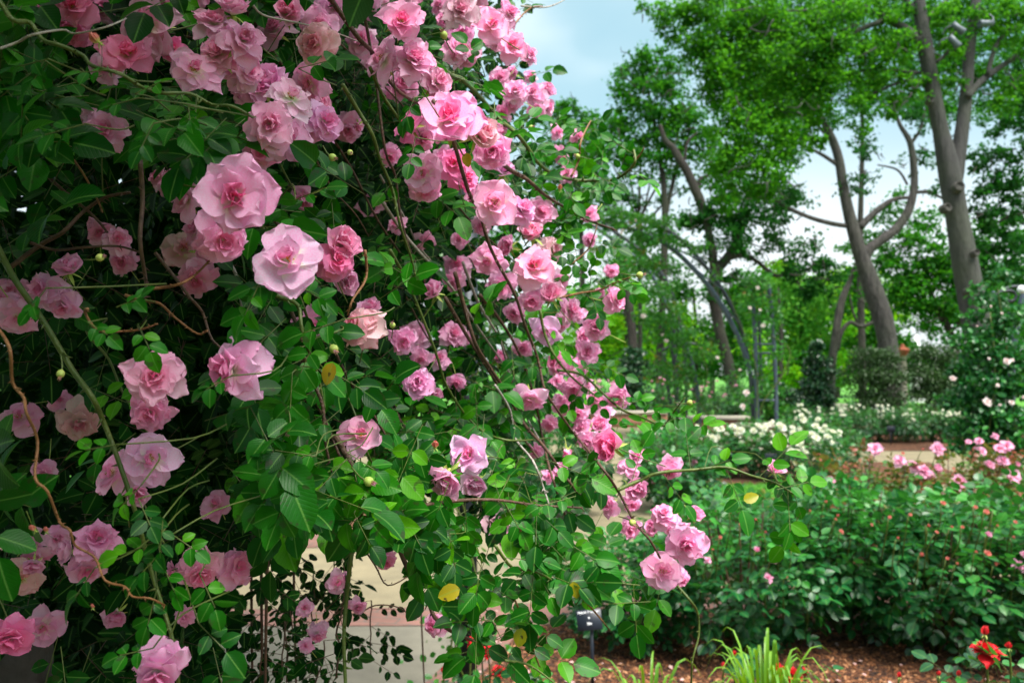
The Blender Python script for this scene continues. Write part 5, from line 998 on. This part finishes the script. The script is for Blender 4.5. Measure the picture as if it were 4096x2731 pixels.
names = ['leftmost, beside the cone holly', 'second from the cone holly', 'below the leaning trunk', 'behind the small dark plant label', 'below the dark round shrub', 'second from the right hand climber', 'beside the right hand climber']
for i in range(7):
    px = 3200+i*105; d = 17.6+.25*(i % 2); rose_bush('white budded rose bush in the back hedge row, '+names[i], at(px, 1480, d)[0], d, WB, i, (1.0, .9, 1.0+.03*(i % 3)), G4_)
SD = BUSH[s0:]; s0 = len(BUSH)
for i, (px, d, lab) in enumerate([(2380, 25.5, 'pink rose bush on the wall bed nearest the pink climber'), (2520, 25.2, 'pink rose bush above the long low wall, thick with blooms'), (2660, 25.4, 'pink rose bush behind the dark upright posts'), (2860, 24.0, 'pink rose bush between the arch legs'), (2960, 24.3, 'pink rose bush just left of the ladder trellis')]):
    rose_bush(lab, at(px, 1480, d)[0], d, WB, i, (1.25, 1, 1.55), 'pink rose bushes behind the brick wall')
SE = BUSH[s0:]; s0 = len(BUSH)
for i, (px, d, lab) in enumerate([(1060, 8.3, 'shaded rose bush left of the tan path, glimpsed through the climber'), (700, 8.3, 'shaded rose bush deep behind the climber, far left'), (2200, 8.8, 'rose bush glimpsed through canes right of the tan path'), (2690, 9.2, 'green rose bush behind the lowest pink cluster')]):
    rose_bush(lab, at(px, 1480, d)[0], d, FB, i, 1., 'rose bushes glimpsed through the climber')
SF = BUSH[s0:]
for x, y, s in [(3600, 1845, 56), (3655, 1868, 60), (3690, 1885, 64), (3715, 1900, 50), (3745, 1878, 50), (3835, 1930, 64), (3905, 1990, 60), (3320, 1930, 50), (3950, 1865, 56), (4010, 1845, 50), (4050, 1905, 66), (3500, 1797, 62), (3750, 1795, 56), (3925, 1805, 44), (4025, 1785, 56), (3995, 1795, 46), (3875, 1768, 26), (4070, 1860, 30), (3980, 1745, 28), (3915, 1765, 34)]: flower(x, y, s, 'pink', SB)
for x, y, s in [(3610, 1815, 20), (3420, 1820, 16), (3280, 1840, 14), (3690, 1800, 20), (3815, 1875, 16), (3525, 1855, 16)]: flower(x, y, s, 'coral', SB, True)
for x, y, s in [(3085, 2240, 54), (3072, 2312, 40), (4072, 2262, 50), (3950, 2140, 36), (3025, 2200, 34), (2830, 2240, 30), (4094, 2215, 26)]: flower(x, y, s, 'pink', SA)
for x, y, s in [(2920, 2050, 18), (3060, 2130, 18), (3410, 2150, 20), (3640, 2060, 18), (3900, 2030, 20), (4050, 2150, 20), (2850, 2200, 18), (3680, 2222, 32), (3945, 2218, 36), (3490, 2190, 32), (3362, 2128, 24), (3770, 2015, 26), (3943, 2050, 28), (3300, 2010, 20), (3240, 2045, 18), (3195, 2065, 20), (3340, 2080, 22), (3590, 2155, 20), (3715, 2105, 22), (3745, 2130, 18), (3805, 2110, 20), (3850, 2110, 18), (3990, 2105, 20), (3905, 2210, 22), (3790, 2235, 18), (3825, 2255, 20), (3980, 2260, 24), (3140, 2310, 20), (3022, 2080, 20), (3125, 2160, 18), (3170, 2200, 16), (2880, 2150, 18), (2960, 2100, 20), (2790, 2150, 18), (3350, 2065, 22), (3485, 2100, 16), (3230, 2430, 16), (2700, 2020, 18), (4060, 2090, 20), (3560, 2070, 18)]: flower(x, y, s*1.12, 'coral', SA, True)
for k in range(80):
    x = R.uniform(2600, 3370); y = R.uniform(1700, 1760)+max(0, (x-3150))*.12+R.uniform(0, 40)*(R.random() < .4); flower(x, y, R.uniform(18, 36), 'white', SC)
for k in range(34): a = R.uniform(0, 6.28); r_ = R.random()**.5; flower(3200+150*r_*math.cos(a), 1735+75*r_*math.sin(a), R.uniform(14, 38), 'white', SC, d=10.98)
for k in range(90): flower(R.uniform(3170, 3870), R.uniform(1618, 1680)+(20 if R.random() < .2 else 0), R.uniform(10, 17), 'white', SD, True)
for k in range(60): flower(R.uniform(2340, 2990), R.uniform(1510, 1600), R.uniform(8, 18), 'pink', SE)
for x, y, s in [(2450, 1785, 20), (2570, 1810, 30), (2590, 1840, 24), (2775, 1848, 30), (2660, 1810, 18), (2610, 1930, 26)]: flower(x, y, s, 'pink', SF)

# red roses and daylilies close to the camera
def red_rose(label, x, d, fl, leaves):
    t = thing('red_rose_bush', label, 'rose bush', base(x, d), 'red rose bushes'); b = Buf(); f = Buf()
    for px, py, s, kind in fl:
        p = at(px, py, d); q = p-np.array(t.location)
        o = link('bud' if 'bud' in kind else 'bloom', FL[kind][0], t); o.matrix_world = Matrix.Translation(Vector(q))@aim((R.normal(0, .1), -.12 if 'bud' not in kind else -.05, 1), R.random()*6).to_4x4()@Matrix.Scale(s*1.1*d/F, 4)
        link('calyx', CALYX[0], o)
        b.tube([q, q+np.array([.01, .01, -.12]), np.array([q[0]*.5, 0, max(.02, q[2]-.45)]), np.array([0, 0, 0])], [.003, .0035, .005, .008], M['cane_g'], 6, 4)
    n = leaves; P = np.stack([R.normal(0, .10, n), R.normal(0, .08, n), np.array([at(0, R.uniform(2640, 2900), d)[2] for _ in range(n)])], 1)
    compound(f, P, R.normal(0, 1, (n, 3))*np.array([1, 1, .3]), R.normal(0, .3, (n, 3))+np.array([0, -.4, 1.]), R.uniform(.09, .12, n), M['bushleaf'], M['cane_g'], [LEAF], size=.45)
    b.obj('stems', t); f.obj('foliage', t)
red_rose('red rose with one flat bloom and tall buds, bottom right corner', 3945, 2.35, [(3945, 2612, 125, 'red'), (3940, 2535, 52, 'redbud'), (4035, 2590, 40, 'redbud'), (3835, 2700, 34, 'redbud'), (3755, 2700, 30, 'redbud'), (3597, 2705, 30, 'redbud')], 26)
red_rose('red rose behind the daylily with its bloom at the frame bottom', 3140, 2.9, [(3110, 2690, 100, 'red'), (3170, 2705, 90, 'red'), (3218, 2700, 46, 'redbud'), (2935, 2625, 40, 'redbud'), (2895, 2665, 30, 'redbud')], 14)
red_rose('dark red rose half hidden by a large leaf of the climber', 1950, 3.0, [(1920, 2575, 110, 'red'), (1950, 2610, 90, 'red'), (1995, 2690, 70, 'red'), (1775, 2690, 40, 'redbud')], 16)
def daylily(label, px, py_top, d, n, w):
    t = thing('daylily', label, 'plant', base(px, d), 'daylily clumps'); b = Buf()
    for i in range(n):
        H = at(0, py_top+R.uniform(0, 90), d)[2]*R.uniform(.8, 1.05); a = R.uniform(0, 6.28); sp = R.uniform(.1, 1.)*w; dr = np.array([math.cos(a), math.sin(a), 0]); sd = np.array([-dr[1], dr[0], 0]); m = 9; V = []; wd = R.uniform(.006, .010); pk = R.uniform(.65, 1.0)
        for k in range(m):
            s_ = k/(m-1); ang = s_*1.9*(1 if pk > .8 else 1.15); c = dr*(.03+sp*(s_**1.6))+np.array([0, 0, H*math.sin(min(ang, 2.6))*(1.0 if ang < 1.57 else 1)]) ; ww = wd*(1-s_**3); V += [c-sd*ww, c+np.array([0, 0, -ww*.4]), c+sd*ww]
        loops = []; sizes = []
        for k in range(m-1):
            for j in (0, 1): q = k*3+j; loops += [q, q+1, q+4, q+3]; sizes.append(4)
        b.raw(np.array(V), loops, sizes, M['lily'], None, R.random())
    b.obj('leaves', t)
daylily('big bright yellow green daylily clump in front of the rose bushes', 3050, 2560, 2.7, 64, .26)
daylily('smaller daylily clump right of the plant label', 2590, 2640, 3.0, 22, .24)

# ------------------------------------------------------------------ plant labels, urn, far white things, fixtures in the tree
t = thing('plant_label', 'black plant label on a stake reading Hybrid Tea Rose, Elle', 'plant label', (at(2355, 1480, 4.0)[0]+.01, 4.0, 0), 'plant labels', rz=-.12)
pc = at(2345, 2478, 4.0); b = Buf(); b.box((0, 0, 0), (.125, .006, .098), M['black'], 0, .002); pl = b.obj('plate', t, False); pl.location = (-.012, 0, pc[2]); pl.rotation_euler = (rad(-20), rad(-7), 0)
b = Buf(); b.tube([(.004, .012, 0), (0, .012, pc[2]-.02)], [.009, .009], M['black'], 8, 1); b.obj('stake', t)
def text(body, size, x, z, parent, bold=.0004):
    cu = bpy.data.curves.new('lettering', 'FONT'); cu.body = body; cu.size = size; cu.align_x = 'CENTER'; cu.align_y = 'CENTER'; cu.extrude = .0004; cu.offset = bold
    cu.materials.append(M['lettering']); o = bpy.data.objects.new('lettering', cu); col.objects.link(o); dg = bpy.context.evaluated_depsgraph_get(); me = bpy.data.meshes.new_from_object(o.evaluated_get(dg)); bpy.data.objects.remove(o); o = link('lettering', me, parent); o.location = (x, -.0042, z); o.rotation_euler = (math.pi/2, 0, 0); return o
text('Hybrid Tea Rose', .0155, 0, .036, pl); text('\u2022', .03, 0, .008, pl); text('Elle', .0165, 0, -.018, pl)
for px, py, d, w, lab in [(3080, 1830, 11.2, .17, 'small dark plant label below the white rose bushes'), (3560, 1715, 17.0, .17, 'tiny dark plant label at the foot of the back hedge')]:
    t = thing('plant_label', lab, 'plant label', base(px, d), 'plant labels'); z = at(px, py, d)[2]; b = Buf(); b.box((0, 0, z), (w, .01, w*.7), M['black'], 0, .003); b.obj('plate', t, False); b = Buf(); b.tube([(0, .015, 0), (0, .015, z)], [.012, .012], M['black'], 6, 1); b.obj('stake', t)
def urn(label, px, py, d, s, mat, name='garden_urn'):
    t = thing(name, label, 'urn', base(px, d)); z = at(px, py, d)[2]
    b = Buf(); b.lathe([(0, -.42), (.10, -.40), (.18, -.28), (.28, -.10), (.34, .02), (.42, .04), (.42, .09), (.34, .12), (.22, .2), (.1, .26), (.12, .33), (.06, .4), (0, .42)], (0, 0, 0), mat, 18); V = b.V[-1]; b.V[-1] = V*s+np.array([0, 0, z]); b.obj('bowl', t)
    b = Buf(); b.lathe([(.0, 0), (.22, 0), (.22, .08), (.12, .12), (.10, z-.36*s), (.12, z-.3*s)], (0, 0, 0), M['stone'], 14); b.obj('pedestal', t)
urn('reddish terracotta urn between the two dark round shrubs', 3612, 1405, 23, .52, M['terra'])
b = Buf(); d = 40; z0 = 0; z1 = at(3667, 1345, d)[2]; b.lathe([(.42, 0), (.40, .1), (.30, z1*.6), (.12, z1), (0, z1+.15)], (0, 0, 0), M['whitep'], 4); o = b.obj('white_obelisk', None, False, label='narrow white obelisk far off, right of the terracotta urn', category='obelisk'); o.location = base(3667, d)
b = Buf(); b.lathe([(0, 0), (.10, 0), (.10, .3), (.16, .34), (.16, .62), (.06, .7), (0, .72)], (0, 0, 0), M['whitep'], 8); o = b.obj('path_lantern', None, False, label='small white path lantern at the foot of the leaning tree', category='lantern'); o.location = base(3500, 20.6)
for i, (x, y, an, lab) in enumerate([(3830, 112, -.9, 'grey tree floodlight, upper one between the two tree limbs'), (3815, 165, -.7, 'grey tree floodlight, lower one between the two tree limbs'), (3948, 95, 1.5, 'grey tree floodlight right of the right tree limb')]):
    b = Buf(); b.lathe([(0, -.13), (.055, -.12), (.06, 0), (.075, .12), (.075, .15), (.06, .15), (0, .13)], (0, 0, 0), M['lamp'], 14); b.tube([(0, 0, -.1), (.12, .05, -.16), (.22, .1, -.12)], [.015]*3, M['lamp'], 6, 3)
    o = b.obj('tree_floodlight', None, label=lab, category='floodlight', group='floodlights in the shade tree'); o.location = at(x, y, 15.0); o.rotation_euler = (0, an+3.14, 0)

# ------------------------------------------------------------------ light
w = bpy.data.worlds.new('World'); sc.world = w; w.use_nodes = True; nt = w.node_tree; nt.nodes.clear(); g = N(nt)
out = g.n('ShaderNodeOutputWorld'); bg = g.n('ShaderNodeBackground'); bg.inputs[1].default_value = .12
sky = g.n('ShaderNodeTexSky', sky_type='NISHITA'); sky.sun_disc = False; sky.sun_elevation = rad(60); sky.sun_rotation = rad(145)
tc = g.n('ShaderNodeTexCoord'); mp = g.n('ShaderNodeMapping'); mp.inputs['Scale'].default_value = (1, 1, 1.6); g.l(tc.outputs['Generated'], mp.inputs[0])
nz = g.noise(2.3, 4, mp.outputs[0], .45)
cl = g.ramp(nz, [(.36, (1.35, 2.6, 3.2)), (.54, (2.1, 3.2, 3.6)), (.70, (4.6, 5.1, 5.2))])
c = g.mix(.90, sky.outputs[0], cl)
sz0 = g.n('ShaderNodeSeparateXYZ'); g.l(tc.outputs['Generated'], sz0.inputs[0]); c = g.mix(g.ramp(sz0.outputs[2], [(.12, (.85, .85, .85)), (.30, (0, 0, 0))]), c, (4.9, 5.15, 5.25)); c = g.mix(g.ramp(sz0.outputs[2], [(.42, (0, 0, 0)), (.75, (.9, .9, .9))]), c, (4.6, 4.5, 4.3))
sz = g.n('ShaderNodeSeparateXYZ'); g.l(tc.outputs['Generated'], sz.inputs[0])      # an overcast sky is brightest overhead
gr = g.ramp(sz.outputs[2], [(0, (.75, .75, .75)), (.15, (1, 1, 1)), (.45, (1, 1, 1)), (1, (2, 2, 2))]); c = g.mix(1., c, gr, 'MULTIPLY'); g.l(c, bg.inputs[0]); g.l(bg.outputs[0], out.inputs[0])
sun = bpy.data.lights.new('sun', 'SUN'); sun.energy = 4.0; sun.angle = rad(28); sun.color = (1, .95, .88); so = bpy.data.objects.new('sun', sun); col.objects.link(so)
az = rad(145); el = rad(60); dv = Vector((math.sin(az)*math.cos(el), math.cos(az)*math.cos(el), math.sin(el))); so.rotation_euler = dv.to_track_quat('Z', 'Y').to_euler()
sc.view_settings.view_transform = 'Standard'; sc.view_settings.look = 'None'; sc.view_settings.gamma = 1; sc.view_settings.exposure = 1.13
sc.render.engine = 'CYCLES'; sc.cycles.use_denoising = True; sc.cycles.max_bounces = 6; sc.cycles.transmission_bounces = 4; sc.cycles.diffuse_bounces = 3; sc.cycles.glossy_bounces = 2
